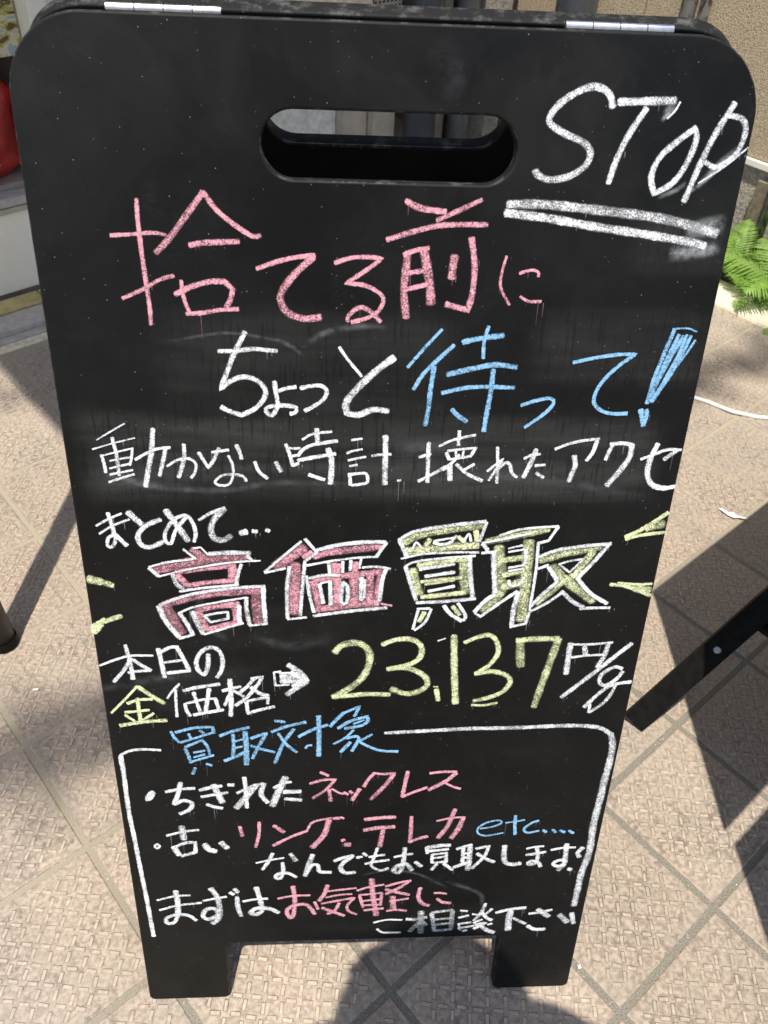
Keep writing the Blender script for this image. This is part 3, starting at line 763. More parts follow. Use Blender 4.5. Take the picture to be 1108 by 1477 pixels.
# --- the writing. Every line is one character; strokes are joined by |.
# stroke = colour letter, chalk width in 0.1 mm, then points x,y in half millimetres on the board face; ! marks a sharp corner
WRITING = '''p42:180,2157 179,2123 180,2073 183,2016 185,1970 184,1946|p34:131,2098 170,2101 202,2104 223,2101|p52:290,2171 260,2134 229,2096 204,2071|p44:290,2171 311,2143 341,2119 369,2102 382,2104|p50:262,2085 282,2089 308,2091 345,2093|p36:140,1992 177,2009 207,2026 231,2033|p36:243,2025 244,2004 249,1981 255,1968|p49:231,2001 258,2014 291,2024 317,2025! 331,2012! 327,1996 318,1979|p40:248,1967 275,1969 308,1975 339,1977
p42:374,2048 404,2059 437,2068 474,2073|p63:471,2070 437,2038 416,2009 414,1992 426,1972 455,1962 484,1965
p39:509,2061 537,2070 566,2072 590,2070! 567,2052 528,2026! 558,2024 582,2014 595,2000 588,1980 569,1966 539,1957|p44:532,1959 534,1969 553,1984 573,1977 591,1959
p55:628,2166 653,2155 696,2150|p44:756,2171 719,2153 682,2136|p47:598,2102 645,2117 692,2128 769,2131|p66:635,2082 632,2044 631,2011 637,1967|p43:628,2077 647,2085 671,2090|p78:662,2088 670,2055 677,2021 680,1993|p43:630,2045 664,2051|p44:635,2018 671,2027|p72:717,2077 715,2061 714,2039|p55:744,2108 753,2061 753,2013 747,1983! 726,1988 707,1993
p27:808,2079 802,2048 803,2024 821,1994|p29:834,2050 854,2056 867,2053 868,2045|p30:840,2009 855,2001 878,2001
w43:300,1900 331,1901 361,1905 389,1903 405,1902|w48:349,1936 327,1894 312,1858 300,1828! 318,1843 342,1852 366,1846 381,1829 379,1811 361,1790 336,1777! 315,1784 299,1793
w42:399,1844 401,1822 404,1800 401,1789 393,1777 385,1781 381,1790 396,1796 420,1797 438,1793 436,1783 427,1781|w39:407,1826 421,1831 438,1834
w41:447,1832 466,1836 484,1837 495,1827 489,1810 469,1795 454,1787
w30:518,1911 532,1890 560,1856|w66:618,1893 588,1869 554,1835 532,1805 533,1783! 555,1780 583,1791 611,1788
b33:703,1947 675,1914 644,1875|b42:727,1918 697,1888 673,1861 657,1832|b46:693,1877 689,1831 687,1793 683,1760|b51:743,1924 771,1931 817,1938|b36:788,1954 782,1928 783,1894|b53:719,1862 760,1873 806,1882 847,1878|b43:711,1826 758,1837 805,1839 847,1838|b47:804,1873 803,1827 799,1783 797,1749|b47:732,1793 744,1781 762,1769
b38:864,1803 892,1813 918,1818 926,1808 911,1787 876,1758
b38:953,1889 991,1898 1032,1905 1068,1907! 1036,1880 1010,1846 1003,1813 1021,1794 1046,1788 1072,1789
b41:1133,1955 1123,1913 1112,1859 1107,1810|b54:1153,1942 1137,1908 1120,1859 1109,1817|b41:1166,1943 1147,1881 1115,1813|b24:1176,1935 1159,1900 1139,1867|b18:1129,1956 1158,1957 1175,1951|b37:1143,1945 1130,1902 1118,1853|b33:1158,1945 1148,1903 1133,1859 1120,1826|b51:1097,1797 1102,1783 1108,1764|b45:1108,1797 1111,1786 1108,1766
w17:63,1724 85,1738 118,1758|w17:53,1705 94,1718 134,1729|w36:92,1729 96,1696 97,1650|w19:66,1691 95,1699 129,1708|w34:68,1693 71,1676 72,1656|w28:127,1708 124,1688 119,1672|w21:82,1680 104,1685 122,1688|w23:80,1664 102,1670 122,1675|w23:79,1651 101,1656 123,1661|w27:75,1635 100,1644 125,1652
w30:130,1683 151,1696 173,1706 198,1709|w53:169,1747 162,1700 153,1664 144,1626|w42:189,1706 182,1680 173,1649
w30:189,1670 210,1683 232,1686 244,1675 241,1657 233,1645|w42:224,1716 223,1689 216,1665 209,1646
w36:251,1699 259,1683 267,1667! 278,1683 290,1709|w30:276,1700 294,1703 308,1705|w41:323,1715 328,1703 332,1686|w29:307,1693 314,1673 314,1653 308,1635 297,1629 282,1631 279,1639 294,1651 316,1653 334,1649 339,1638
w38:357,1680 364,1660 380,1645|w46:397,1680 407,1660
w38:417,1718 425,1694 430,1672|w30:418,1711 431,1709 444,1710|w30:430,1694 440,1695|w31:430,1673 441,1678|w38:440,1694 451,1708 472,1718 516,1726|w49:476,1750 478,1722|w28:449,1728 469,1740 505,1745|w42:440,1684 461,1689 512,1699|w58:498,1709 505,1683 503,1634|w43:461,1654 476,1648 491,1643
w25:543,1728 563,1731|w25:534,1700 545,1705 564,1709|w25:537,1685 552,1689 571,1693|w25:540,1673 555,1676|w39:540,1657 542,1632|w33:542,1655 557,1657 572,1657 576,1643 572,1636 544,1631|w31:583,1695 600,1698 620,1699|w56:608,1737 609,1692 610,1634
w28:635,1642 641,1643
w35:675,1693 697,1701|w43:692,1724 693,1684 694,1639|w37:676,1641 702,1656 730,1674|w29:713,1717 741,1731 782,1741|w38:750,1749 750,1719|w29:730,1707 757,1711 787,1714|w39:728,1703 734,1689|w29:735,1689 759,1693 777,1697|w33:783,1711 775,1695|w23:746,1707 747,1693|w23:761,1707 760,1695|w35:753,1699 741,1683 723,1666|w59:736,1677 739,1644|w39:749,1679 772,1658 803,1643|w33:784,1679 764,1666
w35:827,1716 831,1677 833,1638|w29:812,1664 827,1679 841,1692! 828,1667 816,1644|w37:832,1668 846,1683 855,1679 861,1661 872,1651
w31:882,1692 896,1700 913,1702|w51:904,1712 896,1682 885,1651|w32:906,1677 925,1679|w40:910,1661 925,1651
w33:941,1713 968,1725 997,1732 1026,1736|w43:1022,1732 1017,1707 1007,1689|w52:981,1699 986,1678 981,1658 978,1643
w39:1056,1726 1049,1708 1045,1691|w43:1051,1724 1073,1726 1094,1723|w60:1094,1723 1093,1696 1079,1667 1057,1633
w34:1117,1692 1141,1702 1166,1713 1195,1713|w48:1187,1712 1164,1692|w59:1145,1725 1136,1692 1136,1659 1150,1636 1175,1628 1197,1632
w55:958,2319 950,2337 932,2347 909,2345 877,2327 858,2306 858,2292 883,2278 917,2265 931,2250 926,2230 900,2212 868,2206 847,2213 842,2220
w62:967,2327 1006,2329 1059,2332|w53:1014,2319 991,2278 977,2240 969,2203
w52:1102,2292 1077,2273 1050,2246 1041,2216 1050,2188! 1078,2205 1094,2229 1104,2259 1106,2281 1099,2292
w53:1159,2331 1136,2282 1121,2237 1112,2203 1105,2177|w47:1155,2313 1177,2308 1187,2291 1182,2261 1166,2242 1147,2233 1129,2241
w78:802,2165 869,2166 974,2158 1059,2150 1125,2138 1175,2125|w71:799,2151 872,2144 957,2132 1043,2122 1131,2110 1158,2104|w17:1051,2305 1062,2317 1068,2330|w16:1124,2207 1163,2234 1197,2265
w26:39,1538 65,1554 91,1566|w26:43,1520 70,1538 105,1553|w46:65,1567 70,1538 72,1516|w38:72,1516 60,1512 56,1493 64,1489 72,1502 74,1516|w51:74,1518 94,1493
w67:104,1569 128,1542|w55:166,1553 138,1540 119,1518 122,1496 140,1489 167,1502
w67:178,1574 196,1542 217,1504|w41:218,1560 195,1530 182,1498 172,1504 174,1526 194,1554 218,1562 230,1542 233,1518 228,1502
w37:242,1552 266,1568 294,1580|w64:293,1578 272,1554 264,1530 270,1510 287,1506 303,1516
w64:322,1522 335,1526|w49:347,1527 356,1526|w49:374,1530 380,1527
p112:144,1436 171,1442 206,1452 260,1461 334,1468|p88:223,1484 243,1467|p79:187,1425 206,1400|p66:187,1430 223,1436 259,1441 308,1446|p87:303,1442 298,1406|p59:206,1397 256,1405 303,1409|p103:156,1350 204,1366 255,1378 356,1386|p123:156,1350 177,1296 186,1276|p133:351,1386 351,1349 351,1304|p81:223,1335 253,1344 311,1350|p95:226,1330 238,1284|p99:305,1345 307,1304|p78:242,1284 279,1295 313,1304|w29:134,1444 172,1455 225,1463|w29:206,1486 230,1463|w23:227,1488 241,1491! 255,1473|w54:257,1475 296,1478 340,1477|w39:333,1471 344,1459|w25:360,1459 312,1456 259,1448 205,1436 151,1421|w47:134,1442 151,1422|w51:180,1425 187,1402 200,1390|w32:191,1384 227,1391 277,1397 313,1401|w43:321,1450 313,1427 309,1402|w40:147,1350 175,1363 219,1378 291,1391 367,1397|w61:145,1348 156,1310 182,1266|w52:364,1397 364,1353 366,1302|w37:181,1264 212,1274|w53:187,1330 199,1305 211,1273|w28:185,1330 217,1345 272,1358 328,1369|w49:328,1369 327,1340 332,1299|w33:331,1297 370,1302|w61:213,1332 221,1305 232,1275|w33:234,1273 279,1289 318,1302|w53:311,1347 311,1302|w33:238,1321 259,1327 287,1331! 287,1314! 250,1305! 238,1321
p124:390,1442 419,1465 450,1488|p132:431,1448 429,1388 428,1326|p85:469,1468 508,1478 562,1485 611,1492|p58:448,1465 465,1478|p94:467,1405 483,1339|p79:469,1410 527,1419 614,1430|p90:610,1422 600,1348|p90:476,1335 546,1346 605,1352|p71:512,1450 513,1423|p90:518,1414 518,1353|p102:553,1420 553,1352|p90:587,1418 586,1352|p67:557,1452 555,1431|p59:523,1448 519,1427|w31:444,1504 409,1471 368,1431|w29:368,1429 411,1440|w37:452,1510 476,1478|w44:419,1444 413,1388 413,1315|w40:476,1478 451,1457! 445,1388 440,1322|w31:413,1312 453,1317|w50:476,1484 526,1497 579,1503 616,1503|w43:618,1502 598,1468|w29:455,1447 508,1458 562,1466 601,1468|w40:500,1452 503,1422|w39:529,1456 529,1430|w39:546,1459 545,1435|w28:567,1465 564,1440|w32:570,1442 599,1444 628,1439|w48:619,1437 612,1409 608,1359|w39:460,1416 490,1423 523,1423|w40:454,1421 460,1375 469,1330|w45:468,1321 528,1330 583,1337 624,1341|w45:481,1401 489,1353|w49:503,1408 505,1348|w24:483,1403 503,1409|w45:529,1405 527,1357 538,1355 540,1392 530,1407|w61:568,1416 570,1361|w32:576,1412 575,1366|p29:612,1350 635,1345
y96:656,1502 682,1519 735,1531 813,1542|y98:660,1480 702,1485 759,1492 808,1494|y58:699,1494 707,1509|y47:766,1515 780,1502|y58:801,1529 805,1503|w42:643,1509 671,1527 713,1537 769,1546 819,1552|w51:645,1507 661,1470|w39:821,1550 809,1505|w29:650,1464 695,1475 760,1479 811,1479|w29:673,1488 679,1503 692,1488|w27:715,1506 754,1514|w39:715,1503 730,1498 749,1503 761,1519|w31:776,1503 786,1523 792,1506|y114:673,1435 689,1374|y71:686,1446 740,1456 787,1463|y48:695,1406 779,1416|y61:697,1367 790,1378|y115:781,1456 792,1378|y40:703,1398 765,1409|w30:658,1444 682,1456 739,1464 804,1470|w48:660,1442 673,1401 686,1359|w44:690,1437 762,1450|w44:702,1419 764,1430|w37:711,1382 766,1395|w56:793,1466 798,1418 807,1369|w45:687,1353 746,1356 813,1363|w33:690,1337 718,1338|w36:720,1336 708,1302 687,1281|w34:692,1334 683,1284|y59:706,1327 696,1302|w50:747,1345 762,1324 788,1305|w42:777,1351 795,1320 792,1306|y50:766,1342 783,1320
y86:825,1503 880,1516 951,1533|y121:852,1490 861,1431 868,1378|y105:867,1376 833,1329|y121:914,1503 917,1430 920,1305|y72:864,1458 908,1465|y73:868,1421 911,1433|y102:871,1391 911,1404|y92:943,1458 995,1475 1067,1491|y82:1053,1480 1021,1422 1000,1406 947,1348|y111:970,1441 1004,1408 1072,1355|w31:851,1519 896,1534 970,1541|w27:816,1501 862,1511 915,1524|w35:970,1540 954,1507! 935,1501|w47:817,1499 829,1484|w34:817,1477 846,1480|w56:842,1478 847,1431 854,1378|w52:854,1374 833,1356 814,1329|w42:827,1316 871,1356 902,1382|w29:815,1326 829,1317|w34:933,1503 936,1430 934,1332|w59:904,1380 899,1337 899,1294|w38:896,1289 929,1298! 934,1328|w26:872,1488 900,1496|w26:873,1480 905,1486|w40:909,1486 912,1452|w30:877,1441 910,1448|w30:878,1433 907,1439|w41:880,1409 887,1396 904,1401 911,1417|w44:935,1467 975,1484 1029,1494 1087,1500|w49:1082,1497 1054,1452 1027,1415|w36:940,1439 961,1448|w49:962,1443 985,1409|w46:985,1406 956,1373 936,1344|w38:936,1330 973,1355 997,1377|w50:998,1382 1026,1355 1051,1341|w50:1027,1415 1061,1377 1102,1350|w38:1044,1337 1079,1339 1110,1339|w28:983,1450 1005,1458 1034,1463! 1008,1430! 983,1450
y97:9,1414 34,1407|y67:30,1409 56,1398
y93:2,1281 19,1303|y61:16,1303 36,1311 65,1322|y40:1,1297 30,1315
y43:1117,1510 1144,1519 1198,1527|y51:1116,1514 1153,1536 1196,1572|y94:1157,1536 1191,1546
y50:1103,1397 1142,1391 1196,1368|y36:1119,1401 1157,1397 1194,1398|y91:1159,1387 1193,1382
w51:64,1244 70,1195 71,1152|w32:4,1190 43,1207 74,1216 120,1216|w49:73,1209 55,1178 29,1145|w49:78,1204 93,1190 112,1175|w36:63,1170 88,1174 111,1175
w57:133,1234 137,1194 140,1156|w44:134,1223 157,1237 176,1239|w53:174,1236 186,1203 195,1174|w36:142,1197 184,1203|w45:147,1168 197,1174
w53:239,1219 236,1186 227,1163 214,1177 212,1198 223,1224 246,1237 264,1226 269,1198 265,1174 254,1154
y33:78,1132 46,1093 13,1056|y57:80,1130 104,1107 133,1082|y44:52,1083 76,1093 107,1095|y47:75,1098 75,1062 76,1032|y38:44,1058 69,1060 98,1064|y36:43,1050 62,1032|y41:107,1054 78,1032|y54:29,1019 81,1029 134,1033
w31:171,1138 155,1119 141,1097|w36:161,1121 159,1081 158,1043|w50:178,1118 213,1128 259,1136|w43:179,1081 181,1061 188,1045|w36:183,1082 222,1093 249,1095|w45:200,1113 206,1081 213,1050|w50:235,1123 223,1055|w45:247,1095 253,1065|w47:196,1048 227,1055 263,1062
w46:264,1117 305,1129|w58:282,1149 282,1095 279,1044|w40:279,1107 267,1075|w40:289,1117 311,1100|w48:336,1152 320,1129 300,1110|w44:329,1151 354,1156! 339,1126|w49:339,1129 319,1099 291,1074|w53:328,1126 346,1109 366,1101|w48:316,1084 318,1053|w40:318,1087 346,1094 365,1096! 363,1078|w45:317,1051 345,1061 378,1070
w29:380,1168 382,1131|w28:380,1168 395,1171|w75:395,1157 444,1153|w75:395,1144 444,1141|w66:417,1167 448,1145|w66:421,1128 448,1142|w26:391,1166 423,1167|w26:382,1131 413,1133|w70:412,1189 437,1167 453,1142|w71:453,1142 428,1123 407,1105
y82:514,1222 528,1240 555,1248 578,1240 591,1216 588,1180 572,1146 541,1116 511,1097|y65:511,1097 546,1100 589,1104 639,1102
y69:618,1243 646,1255 677,1257 698,1246 706,1225 699,1201 672,1184 632,1175|y72:632,1175 665,1179 696,1169 719,1149 722,1126 699,1108 672,1105 642,1119
y60:745,1116 751,1083|y23:738,1124 748,1123
w19:740,1250 757,1257
y80:775,1264 782,1173 792,1072
y61:800,1245 826,1259 853,1265 870,1249 877,1216 860,1182 831,1158|y64:831,1158 870,1164 903,1152 913,1132 899,1106 869,1089 833,1079|y37:830,1067 859,1066 889,1073
y97:932,1179 927,1215 924,1246|y74:916,1250 962,1254 1009,1254|y87:1009,1253 998,1190 986,1121 976,1059
w67:1038,1241 1038,1204 1039,1155|w33:1043,1238 1082,1238 1133,1243|w58:1124,1238 1119,1204 1108,1174|w33:1044,1202 1079,1207 1118,1209|w67:1071,1231 1077,1207
w59:1177,1240 1140,1199 1095,1149 1037,1087
w51:1167,1169 1148,1174 1123,1154 1120,1131 1136,1121 1158,1139 1170,1161|w51:1194,1131 1164,1126 1141,1116 1117,1088 1095,1057|w45:1160,1123 1150,1088 1133,1062 1108,1041|w38:1108,1067 1108,1041
b39:141,999 147,981 158,965|b44:151,996 193,1009 236,1011! 238,992|b35:160,965 199,980 237,995|b39:180,991 185,976|b39:206,1001 215,993|b40:169,951 210,972! 221,950 225,923|b45:169,946 175,924 179,902|b33:188,934 214,940|b33:187,919 213,928|b36:182,906 206,915 233,925|b41:188,886 181,866|b36:215,898 227,893
b44:251,984 279,997 319,1009|b47:281,989 281,954 277,916|b30:281,965 302,973|b31:281,946 301,951|b48:258,907 283,919 304,932|b66:309,996 310,948 308,894|b47:322,975 338,983 358,991! 345,964 337,948 323,913|b43:321,953 345,942 375,932
b41:378,1028 401,1024|b44:370,995 403,1010 449,1023|b47:421,1002 398,963 375,898|b42:385,990 402,957 427,930|b47:432,979 463,999 499,1014|b59:478,1041 479,977 478,918|b36:448,943 452,951 462,952
b48:536,1050 519,1029 505,1009|b39:538,1050 572,1068! 560,1039|b46:523,1003 551,1024 590,1038! 591,1023 575,1010 539,1002|b28:559,1016 583,1027|b35:559,997 539,973 513,955|b43:543,973 568,978 572,968! 556,932|b48:552,960 530,930|b38:602,983 576,965|b41:572,962 597,945 626,932 665,929
w58:633,987 727,992 830,997 934,998 1039,1002 1102,1001 1145,993 1174,972|w93:1172,975 1182,937 1183,880 1180,822 1179,758 1176,671 1180,569 1171,490 1170,429 1169,359

w42:113,944 77,947 49,945 27,935 18,922 20,883
w57:21,929 21,870 20,744 24,650 27,552 32,429 36,281
w54:83,813 71,800 67,785 78,794 84,810
w47:113,811 147,819 182,821|w64:150,838 141,801 129,767|w60:129,767 152,779 172,769 164,748 140,734
w54:193,812 221,821 246,825|w50:196,790 223,796 259,803|w84:227,828 236,799 245,770|w50:207,765 225,756 244,751|w59:262,828 275,828
w55:301,852 303,803 303,751|w49:282,801 320,823 345,831|w85:328,826 302,786 277,751|w67:347,831 339,796 354,767
w87:399,850 382,807 365,756|w44:370,816 391,830 412,835|w67:394,802 434,803|w56:396,779 436,774
p42:482,865 501,853|p42:457,828 487,839 518,841! 495,807 463,779|p51:503,807 507,769|p33:510,810 524,798 537,792
p43:539,797 549,790|p43:553,801 560,795|p56:577,808 559,770
p47:612,860 599,842 587,816|p42:612,859 633,856 662,858|p60:659,855 638,818 605,772
p55:692,863 687,823 682,779|p43:682,779 707,793 742,810
p42:746,856 775,860 811,860|p60:810,856 786,829 746,801|p36:786,823 804,811 824,803
w37:70,626 77,632 82,624 75,616 70,624
w41:103,661 144,674 182,679|w83:141,692 144,646|w80:116,621 128,591|w52:121,621 145,634 171,636! 169,599|w53:133,587 171,601
w85:193,628 204,608 220,602|w82:234,633 249,612
p52:283,688 288,654|p47:331,702 329,659 319,613
p60:367,689 391,665|p47:363,618 408,648 448,668
p39:448,668 463,698 508,712|p77:503,706 491,654 461,608|p57:514,710 529,711|p36:532,714 540,709
p48:535,631 543,634|p75:544,616 557,616
p63:592,704 629,709 668,711|p66:591,667 626,674 667,677|p68:639,669 632,606
p56:708,711 709,660 709,619|p51:709,621 728,632 752,640
p34:773,694 808,704 843,706|p64:816,734 801,676 779,633|p72:839,703 828,663 813,632
b32:886,664 916,670 937,682 932,692 902,686 881,668 880,649 902,638 945,647
b48:971,708 973,671 977,640|b27:948,683 972,687 996,692
b38:1032,688 1017,682 998,661 1008,646 1037,652
b41:1048,651 1058,644|b41:1073,653 1083,642|b41:1093,649 1106,642|b41:1116,648 1129,638
w32:318,554 354,564 389,571|w54:361,588 349,558 333,529|w63:406,585 420,559|w58:385,553 386,524 379,495 366,497 373,511 397,514 419,498
w71:462,580 451,541 442,502|w58:444,509 460,541 475,540 480,517 509,513
w55:517,555 540,567 566,574|w66:562,570 542,550 533,529 545,510 571,511|w46:575,566 588,569|w46:591,582 600,572
w44:627,600 618,562 612,542 619,526 639,516 657,524|w44:606,567 624,571 646,574|w44:597,542 620,549 658,555
w44:671,565 696,572 718,576|w67:697,598 696,559 693,526 685,507 671,514 679,530 702,539 719,514|w56:726,545 743,528
w65:755,597 788,604 813,604|w47:756,584 809,590|w49:752,599 756,576|w50:805,578 806,542|w45:768,570 770,540|w36:768,571 801,576|w39:771,558 803,563|w39:772,540 810,545|w51:783,536 770,514|w51:801,537 825,512
w49:831,590 851,599 869,605|w56:848,593 849,541|w39:851,573 866,576|w39:852,557 868,560|w62:828,522 852,534 872,541|w75:865,599 866,553 865,511|w50:881,590 914,599! 904,559 876,517|w56:885,572 909,552 933,538
w73:955,599 956,563 963,536 983,528 1003,532
w36:1013,586 1033,592 1057,594|w50:1015,563 1040,567 1065,573|w59:1039,593 1046,554 1040,529 1023,528 1027,538 1048,535 1058,517
w39:1078,579 1106,586 1141,587|w71:1116,600 1119,558 1119,525 1106,502|w57:1119,542 1099,538 1090,526 1106,517 1120,528|w63:1133,506 1142,503
w68:1161,586 1150,567 1157,550
w39:58,424 104,438 144,440|w43:61,385 110,402 171,410|w76:108,458 110,407 107,366|w60:108,366 95,335 77,332 76,352 102,365 134,361 153,340
w39:176,417 206,425 237,431|w77:198,465 213,430 217,375 209,341 194,326|w69:213,362 187,344 172,356 181,382 203,386 211,369|w62:247,447 256,439|w62:259,461 267,447
w69:264,428 265,387 272,353|w43:279,411 309,418 343,420|w72:315,464 323,419 327,374 311,359 297,366 312,382 344,381 371,363
p40:370,419 409,428 454,429|p64:410,462 414,409 410,353 401,338 392,365 408,385 440,391 456,373 466,351|p49:466,399 475,370
p63:500,463 493,433 478,403|p37:493,439 536,445 575,450|p37:496,416 532,425 564,427|p44:484,392 523,401 571,412! 553,383 556,360 578,345|p50:531,392 519,363 500,350|p53:486,375 519,356 545,341
p40:578,440 609,453 648,461|p78:615,483 620,421 631,339|p37:583,422 610,425 644,429|p47:585,417 595,374|p47:643,427 641,379|p38:590,398 638,404|p38:595,381 639,383|p44:598,361 649,367|p43:653,454 687,467 718,474|p51:714,471 687,446 654,424|p57:653,442 679,432 716,419|p82:673,413 676,364|p41:666,395 715,404|p44:659,356 682,360 712,355
p62:745,445 741,410 753,383 772,374|p43:783,423 800,423 816,419|p53:792,401 807,386 830,382
w36:625,310 660,320 702,318|w39:635,283 652,268 700,266|w60:714,321 728,319
v60:731,317 768,326|v91:752,350 755,263|v67:750,307 724,270|v54:757,310 770,295|v64:781,342 793,269|v53:781,345 837,354|v67:837,350 838,274|v45:790,316 833,320|v45:791,294 834,300|v55:793,269 838,274
w39:859,351 878,347|w42:856,321 882,330|w42:856,295 891,301|w43:858,277 900,286|w37:858,292 865,269|w43:872,265 882,269|w54:925,376 915,336 898,308|w39:893,335 915,331|w45:944,354 929,333|w60:919,338 935,316 948,308|w45:899,299 921,312|w55:904,291 932,297! 901,274|w71:914,291 940,265 959,256|w40:950,293 938,290
w57:957,338 994,351 1037,356|w97:997,351 995,308 997,265|w52:1008,314 1028,299 1044,289
w54:1049,331 1082,336 1110,345|w85:1071,348 1104,317|w68:1050,280 1071,265 1100,264
w89:1134,323 1146,308 1160,291|w71:1167,329 1178,285'''
CN = {'w': 'white', 'v': 'white', 'p': 'pink', 'b': 'blue', 'y': 'yellow'}
def catmull(P, step):
    if len(P) == 2:
        n = max(2, int((P[1] - P[0]).length / step)); return [P[0].lerp(P[1], i / n) for i in range(n + 1)]
    out = []
    for i in range(len(P) - 1):
        p0 = P[i - 1] if i > 0 else P[i] * 2 - P[i + 1]; p1, p2 = P[i], P[i + 1]
        p3 = P[i + 2] if i + 2 < len(P) else P[i + 1] * 2 - P[i]
        n = max(2, int((p2 - p1).length / step))
        for k in range(n):
            t = k / n
            out.append(.5 * ((2 * p1) + (p2 - p0) * t + (2 * p0 - 5 * p1 + 4 * p2 - p3) * t * t + (3 * p1 - p0 - 3 * p2 + p3) * t ** 3))
    out.append(P[-1]); return out
rg = random.Random(11)
drips = []
layer = 0
for line in WRITING.split('\n'):
    if not line.strip(): continue
    bm = bmesh.new(); lc = bm.verts.layers.float.new('cov'); ld = bm.verts.layers.float.new('dens')
    mats = []; cols = []
    for st in line.split('|'):
        head, body = st.split(':'); c = head[0]; w = int(head[1:]) / 10000.0
        P, segs = [], []
        for q in body.split(' '):
            sh = q.endswith('!'); a_, b_ = q.rstrip('!').split(',')
            v = Vector((int(a_) / 2000.0, int(b_) / 2000.0, 0)); P.append(v)
            if sh and len(P) > 1: segs.append(P); P = [v]
        if len(P) > 1: segs.append(P)
        line_pts = []
        for sg in segs:
            cc = catmull(sg, .0022); line_pts += cc if not line_pts else cc[1:]
        if c not in cols: cols.append(c)
        mi = cols.index(c)
        layer = (layer + 1) % 60
        z = .00010 + layer * .000018 + (.0 if c != 'w' and len(line) > 1500 else .0)
        if c == 'w' and 'p' in line and len(line) > 900: z += .0011
        if c == 'w' and 'y' in line and len(line) > 900: z += .0011
        dens0 = (1.12 - 30.0 * min(.009, max(0.0, w - .0030))) * rg.uniform(.94, 1.05) * (.78 if c == 'v' else 1.0)  # v strokes are thinned, painting in some of the shade over them
        if w > .0062 and c in 'py' and len(line) > 900: dens0 *= 1.0
        d1 = rg.uniform(-.13, .05); tp0 = rg.choice((-.3, 0, .6, 1.0)); tp1 = rg.choice((-.3, 0, .6, 1.3)); dv = rg.uniform(.05, .14)
        N = len(line_pts); T = []
        for i in range(N):
            t = (line_pts[min(i + 1, N - 1)] - line_pts[max(i - 1, 0)])
            T.append(t.normalized() if t.length > 0 else Vector((1, 0, 0)))
        # soft caps
        pts, TT, wf, cf = [], [], [], []
        for e_, f_, g_ in ((.30, .45, 0.0), (.20, .74, .62), (.06, .94, .95)):
            pts.append(line_pts[0] - T[0] * (w * e_)); TT.append(T[0]); wf.append(f_); cf.append(g_)
        pts += line_pts; TT += T; wf += [1.0] * N; cf += [1.0] * N
        for e_, f_, g_ in ((.06, .94, .90), (.20, .74, .52), (.30, .45, 0.0)):
            pts.append(line_pts[-1] + T[-1] * (w * e_)); TT.append(T[-1]); wf.append(f_); cf.append(g_)
        NN = len(pts); prev = None; wob = rg.uniform(0, 9)
        for i, (p_, t_) in enumerate(zip(pts, TT)):
            nrm = Vector((-t_.y, t_.x, 0)); end = i in (0, NN - 1)
            s_ = i / NN
            ww = w * .5 * (1 + .06 * sin(wob + i * .5) + .05 * sin(wob * 2 + i * 1.7)) * 1.22 * (1 - .22 * tp0 * math.exp(-s_ * 7) - .22 * tp1 * math.exp(-(1 - s_) * 7))
            ww *= wf[i]
            zz = z + .000012 * s_
            row = []
            for k, (e, cv) in enumerate(((-1, 0), (-.66, .80), (0, 1), (.66, .80), (1, 0))):
                v = bm.verts.new((p_.x + nrm.x * ww * e, p_.y + nrm.y * ww * e, zz))
                v[lc] = cv * cf[i]; v[ld] = dens0 + d1 * s_ + dv * .5 * (sin(wob + i * .21) + sin(wob * 3 + i * .57)) + .10 * (math.exp(-i * .5) + math.exp(-(NN - i) * .5)); row.append(v)
            if prev:
                for k in range(4):
                    f = bm.faces.new((prev[k], row[k], row[k + 1], prev[k + 1])); f.material_index = mi
            prev = row
        # little runs of wet chalk
        if rg.random() < .42:
            q = rg.choice(line_pts); drips.append((c, q.x + rg.uniform(-.001, .001), q.y - w * .35, rg.uniform(.003, .010) if rg.random() < .85 else rg.uniform(.012, .022)))
    me = bpy.data.meshes.new('chalk_character'); bm.to_mesh(me); bm.free()
    for c in cols: me.materials.append(CH[c])
    o = link('chalk_character', me, None, fp)
    names = [CN[c] for c in cols]
    o['label'] = ('%s chalk mark' % names[0]) if len(set(names)) == 1 else ('%s chalk character outlined in %s' % (names[0], names[1]))
for c in 'wpby':
    bm = bmesh.new(); lc = bm.verts.layers.float.new('cov'); ld = bm.verts.layers.float.new('dens')
    for cc, x_, y_, L in drips:
        if cc != c: continue
        for rep in range(rg.choice((1, 1, 2))):
            xx = x_ + rep * rg.uniform(.002, .006); n = 5; prev = None; ww = rg.uniform(.00035, .0007)
            for k in range(n + 1):
                t = k / n; cvv = .8 * (1 - t * .5)
                row = [bm.verts.new((xx - ww, y_ - L * t, .00135)), bm.verts.new((xx, y_ - L * t, .00135)), bm.verts.new((xx + ww, y_ - L * t, .00135))]
                for v, a_ in zip(row, (.1, cvv, .1)): v[lc] = a_; v[ld] = .75
                if prev:
                    for j in range(2): bm.faces.new((prev[j], row[j], row[j + 1], prev[j + 1]))
                prev = row
            L *= .6
    me = bpy.data.meshes.new('chalk_drips'); bm.to_mesh(me); bm.free(); me.materials.append(CH[c])
    tag(link('chalk_drips', me, None, fp), kind='stuff', label='%s chalk runs below the strokes' % CN[c])

